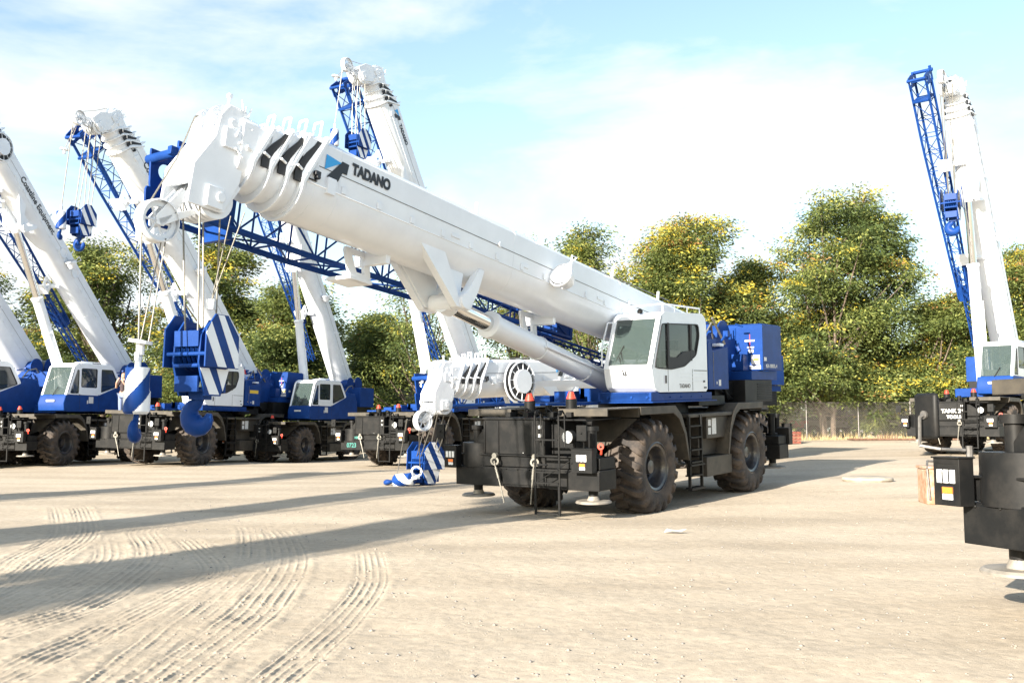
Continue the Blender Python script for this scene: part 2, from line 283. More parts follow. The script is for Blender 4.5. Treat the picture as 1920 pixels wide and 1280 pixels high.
# ------------------------------------------------------------------ carrier (all of it in metres, x forward, y left, z up)
def end_assembly(front=True):
    """front end (mirrored in x for the rear): list of part specs"""
    S = 1 if front else -1; parts = []; X0 = 4.73
    def X(a, b): return (a, b) if front else (-b, -a)
    b = MB(); b.box(*X(4.12, 4.70), -1.64, 1.64, .66, 1.02); b.box(*X(4.12, 4.66), -1.62, 1.62, 1.03, 1.24); b.box(*X(4.705, 4.73), -1.645, -.55, .655, 1.0); b.box(*X(4.705, 4.73), .55, 1.645, .655, 1.0)
    b.box(*X(4.7, 4.725), -.5, .5, .70, .98); b.box(*X(4.66, 4.715), -1.6, 1.6, 1.236, 1.262); b.box(*X(4.0, 4.70), -.95, .47, 1.27, 1.92); b.box(*X(3.7, 4.73), -.97, .60, 1.925, 1.965)
    for y in (-.95, -.62, .2, .45): b.box(*X(4.70, 4.722), y, y + .03, 1.28, 1.9)
    b.prism([(-.97, 1.92), (-.97, 1.28), (-1.5, 1.30), (-1.5, 1.46), (-1.36, 1.48)], 'x', S * 4.45, S * 4.49)
    b.prism([(.48, 1.92), (.48, 1.28), (1.2, 1.30), (1.2, 1.44)], 'x', S * 4.45, S * 4.49)
    b.box(*X(3.4, 4.2), -.5, .5, .75, 1.9); b.box(*X(3.2, 4.5), .55, 1.25, 1.90, 1.93)
    for i in range(12): b.disc((S * 4.735, -1.5 + .27 * i, .99), (1, 0, 0), .016, .02, 6)
    parts.append(('outrigger_box', b, BLACK, .012, []))
    for y in (-1.33, 1.33):      # jack housings + floats
        b = MB(); b.tube((S * 4.42, y, .42), (S * 4.42, y, .70), .09, 20); b.tube((S * 4.42, y, .64), (S * 4.42, y, 1.30), .15, 20); b.tube((S * 4.42, y, 1.30), (S * 4.42, y, 1.72), .085, 16); b.tube((S * 4.42, y, 1.72), (S * 4.42, y, 1.80), .12, 16)
        parts.append(('outrigger_jack', b, BLACK, 0, [('float_plate', MB().lathe([(-.10, 0), (-.10, .08), (0, .12), (.0, .30), (.024, .33), (.045, .33), (.045, 0)], (S * 4.42, y, .46), (0, 0, -1), 32), FLOAT, 0)]))
    b = MB()      # curved end guard with its cheek
    pr = [(S * 4.40 + S * .36 * math.sin(t), -1.25 - .38 * math.cos(t)) for t in [i * math.pi / 14 for i in range(-1, 14)]]
    n = len(pr); vs = [(x, y, z) for z in (1.0, 1.47) for x, y in pr]; b.add(vs, [(i, i + 1, n + i + 1, n + i) for i in range(n - 1)]); vs2 = [(x - S * .012, y + .012, z) for z in (1.0, 1.47) for x, y in pr]; b.add(vs2, [(i, n + i, n + i + 1, i + 1) for i in range(n - 1)])
    b.add([(x, y, 1.47) for x, y in pr] + [(S * 4.2, -.9, 1.47)], [tuple(range(n + 1))]); b.box(*X(4.2, 4.73), -1.18, -1.15, 1.24, 1.47)
    parts.append(('end_guard', b, BLACK, 0, []))
    for (y0, y1) in ((-1.80, -1.50), (1.17, 1.60)) if front else ((-1.70, -1.35), (1.35, 1.70)):
        b = MB(); b.box(*X(4.735, 4.90), y0, y1, .99, 1.41); b.box(*X(4.72, 4.92), y0 - .01, y1 + .01, 1.41, 1.425); b.box(*X(4.9, 4.905), y0 + .02, y1 - .02, 1.36, 1.365)
        yc = (y0 + y1) / 2; q = MB()
        for i in (-1, 0, 1): q.box(*X(4.901, 4.912), yc + .075 * i - .03, yc + .075 * i + .03, 1.19, 1.31)
        q.m = 1
        for i in (-.075, 0.0): q.box(*X(4.905, 4.9135), yc + i + .028, yc + i + .047, 1.20, 1.30)
        q.m = 0
        o = MB(); o.box(*X(4.901, 4.915), yc - .04, yc + .075, 1.10, 1.155); o.m = 1; o.box(*X(4.901, 4.913), yc - .04, yc + .075, 1.045, 1.095); o.m = 2; o.box(*X(4.900, 4.906), yc - .05, yc + .085, 1.035, 1.165)
        parts.append(('light_box', b, BLACK, .006, [('headlight', q, [LENS, INK], .004), ('turn_signal', o, [ORANGE, LENS, INK], 0)]))
    if front:
        b = MB()
        for y in (.45, .97):
            b.tube((4.99, y, .66), (4.99, y, 2.02), .018); b.tube((4.90, y + .07, 1.45), (4.90, y + .07, 2.04), .014); b.tube((4.99, y, 2.02), (4.86, y, 2.10), .016); b.tube((4.86, y, 2.10), (4.72, y, 1.96), .016); b.disc((4.93, y, 2.06), (0, 1, 0), .05, .03, 10)
        for z in (.78, 1.02, 1.27, 1.56): b.box(4.955, 5.02, .46, .96, z, z + .025)
        for y in (.45, .97): b.box(4.985, 5.02, y - .02, y + .02, .22, .74)
        b.box(4.96, 5.03, .46, .96, .24, .265); b.box(4.97, 5.0, .46, .96, .97, 1.0)
        b.tube((5.0, .48, .80), (5.0, 1.2, 1.2), .010); b.tube((5.01, .5, 1.12), (5.01, .72, 1.12), .018)
        parts.append(('access_ladder', b, BLACK, 0, []))
        for (y, z, dy) in ((-.63, 1.24, .3), (.30, 1.24, -.12)):
            b = MB(); b.tube((4.74, y, z), (4.82, y, z), .055, 10); b.lathe([(-.018, .085), (.018, .085), (.018, .05), (-.018, .05)], (4.80, y, z - .10), (1, .4, 0), 12, True)
            pts = [Vector((4.82, y + dy * t - (.25 * dy) * t * t, z - .10 - .78 * t ** .9)) for t in [i / 8 for i in range(9)]]
            b.path(pts, .014); b.tube(pts[1], pts[3], .026); parts.append(('tow_rope', b, ROPE, 0, []))
        b = MB(); b.tube((4.7, 1.06, 1.62), (4.84, 1.06, 1.62), .12, 20); b.m = 1; b.disc((4.845, 1.06, 1.62), (1, 0, 0), .108, .02, 20); b.m = 0; b.tube((4.5, 1.06, 1.6), (4.7, 1.06, 1.6), .05); b.tube((4.6, 1.06, 1.28), (4.6, 1.06, 1.6), .025)
        parts.append(('work_lamp', b, [BLACK, LENS], 0, []))
        for (y, z, ya) in ((-1.86, 1.60, -1.62), (1.42, 1.60, 1.42)):
            b = MB(); b.box(4.90, 4.95, y - .10, y + .10, z - .04, z + .24); b.tube((4.7, ya, 1.42), (4.86, y, z - .16), .013); b.tube((4.86, y, z - .16), (4.88, y, z + .1), .013); b.disc((4.96, y, z + .1), (1, 0, 0), .022, .02, 8)
            parts.append(('mirror', b, BLACK, .02, []))
        b = MB(); b.lathe([(-.015, .06), (.015, .06), (.015, .03), (-.015, .03)], (4.78, 1.72, 1.46), (1, .2, 0), 16, True); b.tube((4.76, 1.72, 1.4), (4.74, 1.7, 1.32), .02)
        parts.append(('tow_shackle', b, RED, 0, []))
        b = MB(); b.box(4.723, 4.727, .34, .42, 1.60, 1.66); b.box(4.723, 4.727, .34, .42, 1.76, 1.82); b.box(4.723, 4.727, -.02, .0, 1.3, 1.31)
        parts.append(('label_plate', b, LABEL, 0, []))
        b = MB()
        for (y, r, h) in ((-.35, .11, .42), (.1, .07, .30), (.62, .11, .46), (-.75, .09, .2)):
            b.tube((4.0, y, 1.96), (4.0, y, 1.96 + h * .75), r, 12)
        for k in range(7): b.path([(4.3 - .1 * k, -.9 + .24 * k, 1.965), (4.2, -.8 + .25 * k, 2.09 + .02 * (k % 3)), (3.9, -.6 + .2 * k, 1.98)], .018)
        for (y) in (-.62, -.2, .38, .78): b.box(4.25, 4.45, y, y + .12, 1.97, 2.06)
        parts.append(('valve_gear', b, BLACK, 0, [('cap', MB().tube((4.0, -.35, 2.27), (4.0, -.35, 2.42), .10, 12, .05).tube((4.0, .62, 2.30), (4.0, .62, 2.44), .10, 12, .05), RED, 0)]))
    return parts
def carrier_parts():
    P = end_assembly(True) + end_assembly(False)
    b = MB()
    for y in (-.62, .38): b.box(-4.3, 4.3, y, y + .24, .95, 1.50)
    b.box(-4.2, 4.2, -.37, .37, 1.1, 1.45); b.box(-3.6, 3.0, -1.0, 1.0, 1.5, 1.72); b.box(-1.7, 3.1, -.9, .9, 1.72, 1.84)
    b.tube((0, 0, 1.7), (0, 0, 2.16), 1.02, 36)
    for i in range(24):
        t = i / 24 * 2 * math.pi; b.disc((math.sin(t) * .96, math.cos(t) * .96, 2.165), (0, 0, 1), .025, .03, 6)
    P.append(('chassis', b, BLACK, .01, []))
    for x in (2.43, -2.43):
        b = MB(); b.tube((x, -1.2, .93), (x, 1.2, .93), .15, 16); b.lathe([(-.3, .0), (-.28, .16), (-.1, .30), (.1, .30), (.28, .16), (.3, 0)], (x, 0, .93), (1, 0, 0), 20)
        for y in (-.5, .5): b.box(x - .2, x + .2, y - .06, y + .06, .9, 1.1); b.tube((x + .25, y, .80), (x + .25, y * 2.2, .82), .05)
        P.append(('axle', b, BLACK, 0, []))
    for sx in (1, -1):      # fenders
        for sy in (1, -1):
            b = MB(); c = 2.43 * sx
            def F(pts, y0, y1): b.prism([(c + sx * (px - 2.43), pz) for px, pz in pts], 'y', sy * y0, sy * y1)
            top = [(3.12, 2.12), (1.63, 2.12), (1.36, 1.93), (1.14, 1.53), (1.0, .98)]; t = .03
            for (a, d) in zip(top[:-1], top[1:]):
                n = Vector((-(d[1] - a[1]), d[0] - a[0])).normalized() * t
                F([a, d, (d[0] + n[0], d[1] + n[1]), (a[0] + n[0], a[1] + n[1])], .92, 1.60)
            F([(3.12, 2.125), (1.62, 2.125), (1.34, 1.93), (1.12, 1.53), (.985, .97), (1.05, .97), (1.2, 1.5), (1.46, 1.85), (1.70, 1.97), (3.02, 1.97), (3.10, 1.97)], 1.60, 1.63)
            b.box(*sorted((c + sx * .67, c + sx * .70)), *sorted((sy * .5, sy * 1.60)), 1.93, 2.09) if sx < 0 else b.box(3.12, 3.14, *sorted((sy * .33, sy * 1.61)), 1.93, 2.12)
            if sx > 0:
                b.box(3.14, 4.35, *sorted((sy * .55, sy * 1.62)), 2.095, 2.12); b.box(4.33, 4.36, *sorted((sy * .55, sy * 1.62)), 1.98, 2.118)
                b.add([(3.13, sy * .55, 1.93), (3.13, sy * 1.56, 1.90), (3.42, sy * .65, 1.30), (3.4, sy * 1.1, 1.42)], [(0, 1, 3, 2)])
            P.append(('fender', b, DUSTSUNB, .008, []))
    for sy in (1, -1):
        b = MB(); Y = sorted((sy * 1.05, sy * 1.55)); b.box(-1.5, .95, *sorted((sy * .9, sy * 1.6)), 1.85, 1.93)
        Yo = sorted((sy * 1.0, sy * 1.5)); b.box(-1.46, -.12, *Yo, 1.36, 1.845); b.box(-1.46, -.12, *sorted((sy * .95, sy * 1.30)), .98, 1.36); b.box(-1.46, -.10, *Yo, .53, .96)
        P.append(('side_locker', b, DUSTSUNB, .012, [('label_plate', MB().box(x0, x1, *sorted((sy * 1.501, sy * 1.505)), z0, z1), LABEL, 0) for (x0, x1, z0, z1) in ((-.62, -.40, 1.45, 1.80), (-.34, -.20, 1.64, 1.78), (-.34, -.20, 1.45, 1.60))]))
        b = MB()
        for x in (1.0, .42): b.box(x - .02, x + .02, *sorted((sy * 1.58, sy * 1.64)), .34, 1.90)
        for z in (.36, .62, .90, 1.16, 1.42, 1.66): b.box(.44, .98, *sorted((sy * 1.50, sy * 1.66)), z, z + .03)
        for z in (.34, .84): b.box(.38, 1.04, *sorted((sy * 1.62, sy * 1.68)), z, z + .035)
        P.append(('side_ladder', b, BLACK, 0, []))
    return P
# ------------------------------------------------------------------ helpers for cut-out walls
def resamp(poly, c, n=48):
    o = []
    for i in range(n):
        t = 2 * math.pi * i / n; d = (math.cos(t), math.sin(t)); best = None
        for a, b in zip(poly, poly[1:] + poly[:1]):
            ex, ey = b[0] - a[0], b[1] - a[1]; den = d[0] * ey - d[1] * ex
            if abs(den) < 1e-9: continue
            ax, ay = a[0] - c[0], a[1] - c[1]; s = (ax * ey - ay * ex) / den; u = (ax * d[1] - ay * d[0]) / den
            if s > 0 and -1e-6 <= u <= 1 + 1e-6 and (best is None or s > best): best = s
        o.append((c[0] + d[0] * best, c[1] + d[1] * best))
    return o
def ringwall(b, outer, inner, y0, y1, n=96):
    c = (sum(p[0] for p in inner) / len(inner), sum(p[1] for p in inner) / len(inner)); O = resamp(outer, c, n); I = resamp(inner, c, n)
    vs = [(p[0], y, p[1]) for y in (y0, y1) for p in O] + [(p[0], y, p[1]) for y in (y0, y1) for p in I]; fs = []
    for i in range(n):
        j = (i + 1) % n; fs += [(i, j, 2 * n + j, 2 * n + i), (n + j, n + i, 3 * n + i, 3 * n + j), (2 * n + i, 2 * n + j, 3 * n + j, 3 * n + i), (i, n + i, n + j, j)]
    return b.add(vs, fs)
def rounded(poly, r=.06, k=4):
    o = []; n = len(poly)
    for i in range(n):
        p = Vector(poly[i]); a = (Vector(poly[i - 1]) - p); c = (Vector(poly[(i + 1) % n]) - p); ra = min(r, a.length * .45, c.length * .45); s = p + a.normalized() * ra; e = p + c.normalized() * ra
        for j in range(k + 1):
            t = j / k; o.append(tuple(s * (1 - t) ** 2 + p * 2 * t * (1 - t) + e * t * t))
    return o
def seat(b, x, y, z):
    b.box(x - .25, x + .25, y - .24, y + .24, z, z + .14); b.box(x - .36, x - .22, y - .24, y + .24, z + .1, z + .68); b.box(x - .34, x - .24, y - .13, y + .13, z + .70, z + .90)
# ------------------------------------------------------------------ superstructures
def sup_big():
    P = []
    prof = [(2.22, 2.40), (2.38, 2.50), (2.48, 2.90), (2.02, 3.97), (1.88, 4.04), (.08, 4.10), (-.08, 4.02), (-.13, 3.85), (-.13, 2.40)]
    win = rounded([(2.36, 2.88), (2.0, 3.80), (.28, 3.86), (.24, 3.60), (.42, 3.18), (1.0, 2.93), (1.6, 2.86)], .08)
    b = MB(); ringwall(b, prof, win, 1.51, 1.55); ringwall(b, prof, win, .45, .49)
    b.prism([(2.22, 2.40), (2.38, 2.50), (2.48, 2.90), (2.44, 2.92), (2.34, 2.53), (2.2, 2.44)], 'y', .49, 1.51)
    b.prism([(2.02, 3.97), (1.88, 4.04), (.08, 4.10), (-.08, 4.02), (-.04, 3.98), (.08, 4.06), (1.86, 4.0), (1.99, 3.94)], 'y', .49, 1.51)
    b.box(-.13, -.09, .49, 1.51, 2.44, 4.0); b.box(-.09, 2.2, .49, 1.51, 2.40, 2.44)
    for y in (.45, 1.45): b.prism([(2.49, 2.88), (2.03, 3.97), (1.96, 3.93), (2.42, 2.88)], 'y', y, y + .10)
    b.prism([(2.49, 2.885), (2.46, 2.96), (2.40, 2.96), (2.42, 2.885)], 'y', .5, 1.5); b.prism([(2.06, 3.90), (2.03, 3.97), (1.97, 3.95), (2.0, 3.88)], 'y', .5, 1.5)
    for z in (2.62, 2.70, 2.78): b.box(.0, 1.2, 1.551, 1.556, z, z + .012)
    g = MB(); g.prism([(2.465, 2.95), (2.055, 3.91), (2.045, 3.905), (2.455, 2.95)], 'y', .56, 1.44)
    gs = [('side_window', MB().add([(p[0], y, p[1]) for p in win], [tuple(range(len(win)))]), GLASS, 0) for y in (1.528, .472)]
    fr = MB(); ringwall(fr, win, [(a * .975 + 1.3 * .025, c * .955 + 3.4 * .045) for a, c in win], 1.525, 1.562); fr.box(1.68, 1.76, 1.53, 1.557, 2.90, 3.82); fr.box(.62, .70, 1.53, 1.557, 3.06, 3.84)
    fr.prism([(1.74, 2.875), (1.74, 3.12), (1.32, 3.12), (1.05, 3.24), (.50, 3.29), (.44, 3.20), (1.0, 2.94), (1.58, 2.875)], 'y', 1.532, 1.555)
    dr = MB()
    for x in (1.76, .62): dr.box(x, x + .012, 1.551, 1.554, 2.42, 2.88)
    dr.box(-.10, .56, 1.551, 1.555, 2.845, 2.86); dr.box(1.86, 1.90, 1.552, 1.572, 2.58, 2.74); dr.box(.02, .10, 1.552, 1.562, 2.60, 2.64); dr.box(-.06, .06, 1.552, 1.562, 2.47, 2.50)
    sea = MB(); seat(sea, .75, 1.0, 2.62); sea.box(1.5, 2.2, .6, 1.4, 2.46, 2.62); sea.tube((1.9, 1.0, 2.6), (1.75, 1.0, 3.05), .03); sea.lathe([(-.015, .19), (.015, .19), (.015, .16), (-.015, .16)], (1.73, 1.0, 3.08), (.6, 0, 1), 20, True); sea.box(1.9, 2.1, 1.25, 1.42, 2.6, 3.1); sea.box(.9, 1.3, 1.22, 1.4, 2.5, 2.95); sea.box(.9, 1.3, .55, .72, 2.5, 2.95)
    wp = MB(); wp.tube((2.50, .98, 2.74), (2.36, .80, 3.22), .012); wp.tube((2.50, .93, 2.74), (2.40, .78, 3.12), .012); wp.tube((2.42, .70, 3.02), (2.30, .84, 3.36), .012)
    hr = MB(); hr2 = MB()
    for (x0, x1, y, z) in ((-.02, 1.75, 1.45, 4.22),): hr.tube((x0, y, z), (x1, y, z), .018); [hr.tube((x, y, 4.05), (x, y, z), .014) for x in (x0, .6, 1.2, x1)]
    hr2.path([(2.42, .38, 2.95), (2.38, .36, 3.35), (2.14, .37, 3.86), (2.05, .46, 3.86)], .018); hr2.tube((2.38, .36, 3.35), (2.28, .47, 3.35), .014); hr.path([(1.75, 1.45, 4.22), (1.80, 1.0, 4.2), (1.80, .55, 4.2)], .014); hr.m = 0
    bea = MB().lathe([(0, .055), (.05, .06), (.09, .03), (.1, 0)], (1.98, 1.05, 4.03), (0, 0, 1), 12)
    P.append(('cab', b, WHITE, .014, [('windscreen', g, GLASSW, 0)] + gs + [('window_frame', fr, DARK, 0), ('door_trim', dr, INK, 0), ('operator_seat', sea, INTER, .02), ('wiper', wp, BLACK, 0), ('handrail', hr, WHITE, 0), ('handrail', hr2, WHITE, 0), ('roof_lamp', bea, BLACK, 0)]))
    b = MB(); b.box(2.2, 2.5, .35, 1.50, 2.26, 2.40); b.prism([(2.50, 2.22), (2.50, 2.40), (2.2, 2.42), (1.9, 2.22)], 'y', .32, 1.54); b.box(-.45, 2.5, .42, 1.50, 2.22, 2.385); b.box(-.5, 2.55, .40, 1.60, 2.19, 2.215); b.box(-4.3, 1.6, -.72, .40, 2.18, 2.5)
    for y in (-.62, .42): b.prism([(1.75, 2.5), (1.75, 2.3), (.2, 2.2), (-1.2, 2.5), (-1.9, 3.3), (-2.3, 3.95), (-3.1, 3.95), (-4.2, 3.0), (-4.2, 2.3), (.2, 2.2), (-1.2, 2.2), (-3.9, 2.2), (-3.9, 2.5)][0:9], 'y', y, y + .05)
    b.box(1.7, 3.55, -1.3, .30, 2.16, 2.22); b.box(1.2, 2.4, -1.35, -.95, 2.22, 2.36); b.box(1.9, 2.3, -.9, -.5, 2.22, 2.45)
    for x in (2.5, 1.6, 1.1, .6, .1): b.disc((x, 1.505, 2.30), (0, 1, 0), .018, .02, 6)
    for y in (.55, 1.1, 1.45): b.disc((2.51, y, 2.30), (1, 0, 0), .03, .03, 8)
    P.append(('turntable_frame', b, BLUE, .008, []))
    b = MB(); b.prism([(-.32, 2.44), (-.32, 3.50), (-.45, 3.52), (-.58, 3.30), (-1.42, 3.42), (-1.42, 2.44)], 'y', .62, 1.49); b.prism([(-.42, 3.50), (-1.42, 3.62), (-1.42, 3.4), (-.56, 3.28)], 'y', .62, 1.2)
    P.append(('side_housing', b, BLUE, .012, [('label_plate', MB().box(-.98, -.86, 1.491, 1.495, 2.52, 2.66).box(-.78, -.74, 1.491, 1.495, 2.56, 2.62), LABEL, 0), ('hinge', MB().box(-.60, -.585, 1.491, 1.496, 2.5, 3.28).tube((-1.43, 1.40, 2.45), (-1.43, 1.40, 2.92), .05), GREY, 0)]))
    b = MB(); b.box(-4.66, -3.38, -1.56, 1.56, 2.90, 4.04); b.box(-4.6, -2.9, -1.4, 1.45, 2.66, 2.88); b.box(-4.63, -3.4, .6, 1.52, 4.042, 4.06)
    sl = MB(); sl.box(-3.379, -3.374, 1.10, 1.36, 3.62, 3.66); sl.box(-3.379, -3.374, 1.16, 1.34, 3.46, 3.49); sl.box(-3.379, -3.374, 1.19, 1.32, 3.34, 3.42); sl.box(-3.379, -3.374, 1.26, 1.48, 3.05, 3.28); sl.box(-3.379, -3.374, 1.22, 1.50, 2.93, 3.02); sl.box(-3.62, -3.48, 1.562, 1.565, 3.13, 3.22); sl.m = 1; sl.box(-3.3785, -3.3745, 1.225, 1.24, 3.40, 3.80); sl.m = 2; sl.box(-3.379, -3.3735, 1.32, 1.46, 3.13, 3.20)
    P.append(('counterweight', b, BLUE, .02, [('warning_label', sl, [LABEL, RED, YELLOW], 0)]))
    b = MB(); b.box(-4.3, -2.55, .35, 1.42, 2.12, 2.66); b.box(-4.3, -2.55, -1.3, -.6, 2.12, 2.66); b.box(-1.6, -.2, .1, 1.3, 2.08, 2.3); b.box(-2.55, -1.5, .2, 1.1, 2.3, 2.62)
    for k in range(7): b.box(-4.25, -3.3, 1.421, 1.435, 2.18 + .06 * k, 2.205 + .06 * k)
    for k in range(4): b.tube((-2.5 + .1 * k, 1.1, 2.2), (-1.6, 1.2 + .03 * k, 2.5), .03)
    P.append(('engine_bay', b, BLACK, .008, []))
    b = MB(); r = random.Random(4)
    for (x, z, rr) in ((-2.75, 3.75, .34), (-2.0, 3.45, .32)):
        b.tube((x, -.55, z), (x, .75, z), rr * .8, 24)
        for y in (-.6, .35, .8): b.disc((x, y, z), (0, 1, 0), rr * 1.15, .03, 24)
    b.box(-3.3, -1.4, .82, .88, 2.5, 3.7); b.box(-3.35, -3.0, .3, 1.2, 2.9, 3.3)
    for k in range(26):
        p = Vector((r.uniform(-3.2, -.4), r.uniform(.3, 1.25), r.uniform(3.45, 4.0))); q = p + Vector((r.uniform(-.4, .4), r.uniform(-.15, .15), r.uniform(-.35, .1))); b.tube(p, q, r.uniform(.018, .05), 6)
        if k % 3 == 0: b.box(p.x - .06, p.x + .08, p.y - .06, p.y + .06, p.z - .1, p.z + .04)
    P.append(('winch', b, BLUE, 0, [('hoist_rope', MB().tube((-2.75, -.5, 3.75), (-2.75, .33, 3.75), .33, 24).tube((-2.6, .9, 3.55), (-1.9, .9, 4.15), .03).path([(-1.0, 1.0, 3.5), (-1.4, 1.1, 4.0), (-1.7, 1.0, 3.5)], .02), ROPE, 0), ('warning_cap', MB().box(-.75, -.55, 1.05, 1.2, 3.80, 4.0).box(-.40, -.2, .7, 1.3, 3.92, 4.02), RED, .02), ('hook_latch', MB().box(-1.4, -1.2, 1.0, 1.4, 3.43, 3.5), WHITE, .01)]))
    return P
def sup_round():
    P = []
    up = [(2.55, 2.97), (2.10, 4.18), (1.90, 4.32), (-.30, 4.36), (-.55, 4.24), (-1.10, 3.50), (.60, 2.97)]
    wins = [rounded([(2.36, 3.02), (1.92, 4.05), (1.80, 4.05), (1.80, 3.02)], .05), rounded([(1.66, 3.30), (1.66, 4.12), (.62, 4.14), (.62, 3.30)], .05), rounded([(.34, 3.10), (.34, 4.14), (-.42, 4.15), (-.90, 3.45)], .05)]
    cuts = [[(2.55, 2.97), (2.10, 4.18), (1.90, 4.32), (1.73, 4.32), (1.73, 2.97)], [(1.73, 2.97), (1.73, 4.32), (.48, 4.35), (.48, 2.97)], [(.48, 2.97), (.48, 4.35), (-.30, 4.36), (-.55, 4.24), (-1.10, 3.50), (.35, 3.02)]]
    b = MB(); g = []; fr = MB()
    for wn, ct in zip(wins, cuts):
        for (y0, y1) in ((1.62, 1.66), (.40, .44)): ringwall(b, ct, wn, y0, y1, 72)
        for y in (1.64, .42): g.append(('side_window', MB().add([(p[0], y, p[1]) for p in wn], [tuple(range(len(wn)))]), GLASS, 0))
        cx = sum(p[0] for p in wn) / len(wn); cz = sum(p[1] for p in wn) / len(wn); ringwall(fr, wn, [(p[0] * .94 + cx * .06, p[1] * .96 + cz * .04) for p in wn], 1.63, 1.664, 60)
    for y in (.40, 1.56): b.prism([(2.57, 2.95), (2.12, 4.18), (2.02, 4.15), (2.47, 2.95)], 'y', y, y + .10)
    b.prism([(2.12, 4.18), (1.90, 4.34), (-.30, 4.38), (-.57, 4.25), (-1.14, 3.5), (-1.1, 3.46), (-.5, 4.2), (-.28, 4.33), (1.88, 4.28), (2.08, 4.14)], 'y', .44, 1.62)
    b.box(.5, 1.2, .9, 1.3, 4.37, 4.42); b.tube((1.5, 1.5, 4.42), (-.2, 1.5, 4.44), .02)
    gw = MB(); gw.prism([(2.55, 2.97), (2.10, 4.17), (2.09, 4.16), (2.54, 2.97)], 'y', .50, 1.56)
    lo = MB(); lo.prism([(2.68, 2.28), (2.72, 2.60), (2.58, 2.965), (.60, 2.965), (-1.10, 3.49), (-1.25, 3.75), (-2.05, 3.70), (-2.3, 3.2), (-2.3, 2.30), (2.4, 2.24)], 'y', .38, 1.665); lo.box(-4.4, 1.6, -.75, .38, 2.2, 2.55)
    sea = MB(); seat(sea, .6, 1.0, 3.0); sea.box(1.8, 2.3, .6, 1.4, 2.97, 3.2); sea.tube((1.9, 1.0, 3.1), (1.7, 1.0, 3.4), .03); sea.lathe([(-.015, .19), (.015, .19), (.015, .16), (-.015, .16)], (1.68, 1.0, 3.42), (.6, 0, 1), 20, True)
    dt = [('door_seam', MB().box(x, x + .01, 1.666, 1.669, 2.35, 2.96), INK, 0) for x in (1.73, .48)] + [('label_plate', MB().box(.85, 1.15, 1.666, 1.670, 2.62, 2.90), LABEL, 0), ('door_handle', MB().box(1.2, 1.26, 1.667, 1.68, 2.6, 2.75), LABEL, 0), ('label_plate', MB().box(2.73, 2.735, .8, 1.2, 2.66, 2.74), LABEL, 0)]
    P.append(('cab', b, WHITE, .014, [('windscreen', gw, GLASSW, 0)] + g + [('window_frame', fr, DARK, 0), ('operator_seat', sea, INTER, .02), ('wiper', MB().tube((2.60, 1.0, 2.93), (2.5, 1.2, 3.3), .014), BLACK, 0)] + dt))
    P.append(('turntable_frame', lo, BLUE, .03, []))
    b = MB(); b.box(-4.3, -2.7, -1.5, 1.62, 3.0, 4.1)
    P.append(('counterweight', b, BLUE, .02, []))
    b = MB(); b.box(-4.3, -2.35, .3, 1.45, 2.25, 3.0); b.box(-4.3, -2.35, -1.3, -.6, 2.25, 3.0); P.append(('engine_bay', b, BLACK, .008, []))
    b = MB(); r = random.Random(9)
    for (x, z, rr) in ((-3.9, 4.35, .36), (-3.0, 4.3, .34)):
        b.tube((x, -.55, z), (x, .75, z), rr * .8, 24)
        for y in (-.6, .8): b.disc((x, y, z), (0, 1, 0), rr * 1.15, .03, 24)
    for y in (-.65, .5): b.prism([(-.8, 2.5), (-2.6, 3.6), (-3.4, 4.1), (-4.4, 4.1), (-4.5, 2.5)], 'y', y, y + .05)
    for k in range(16):
        p = Vector((r.uniform(-3.6, -1.8), r.uniform(.6, 1.3), r.uniform(3.7, 4.4))); b.tube(p, p + Vector((r.uniform(-.4, .4), r.uniform(-.15, .15), r.uniform(-.35, .1))), r.uniform(.02, .05), 6)
    P.append(('winch', b, BLUE, 0, [('hoist_rope', MB().tube((-3.9, -.5, 4.35), (-3.9, .7, 4.35), .32, 24).path([(-1.6, 1.2, 3.7), (-1.9, 1.3, 4.1), (-2.5, 1.2, 4.2), (-2.9, 1.1, 3.9)], .03), ROPE, 0)]))
    return P
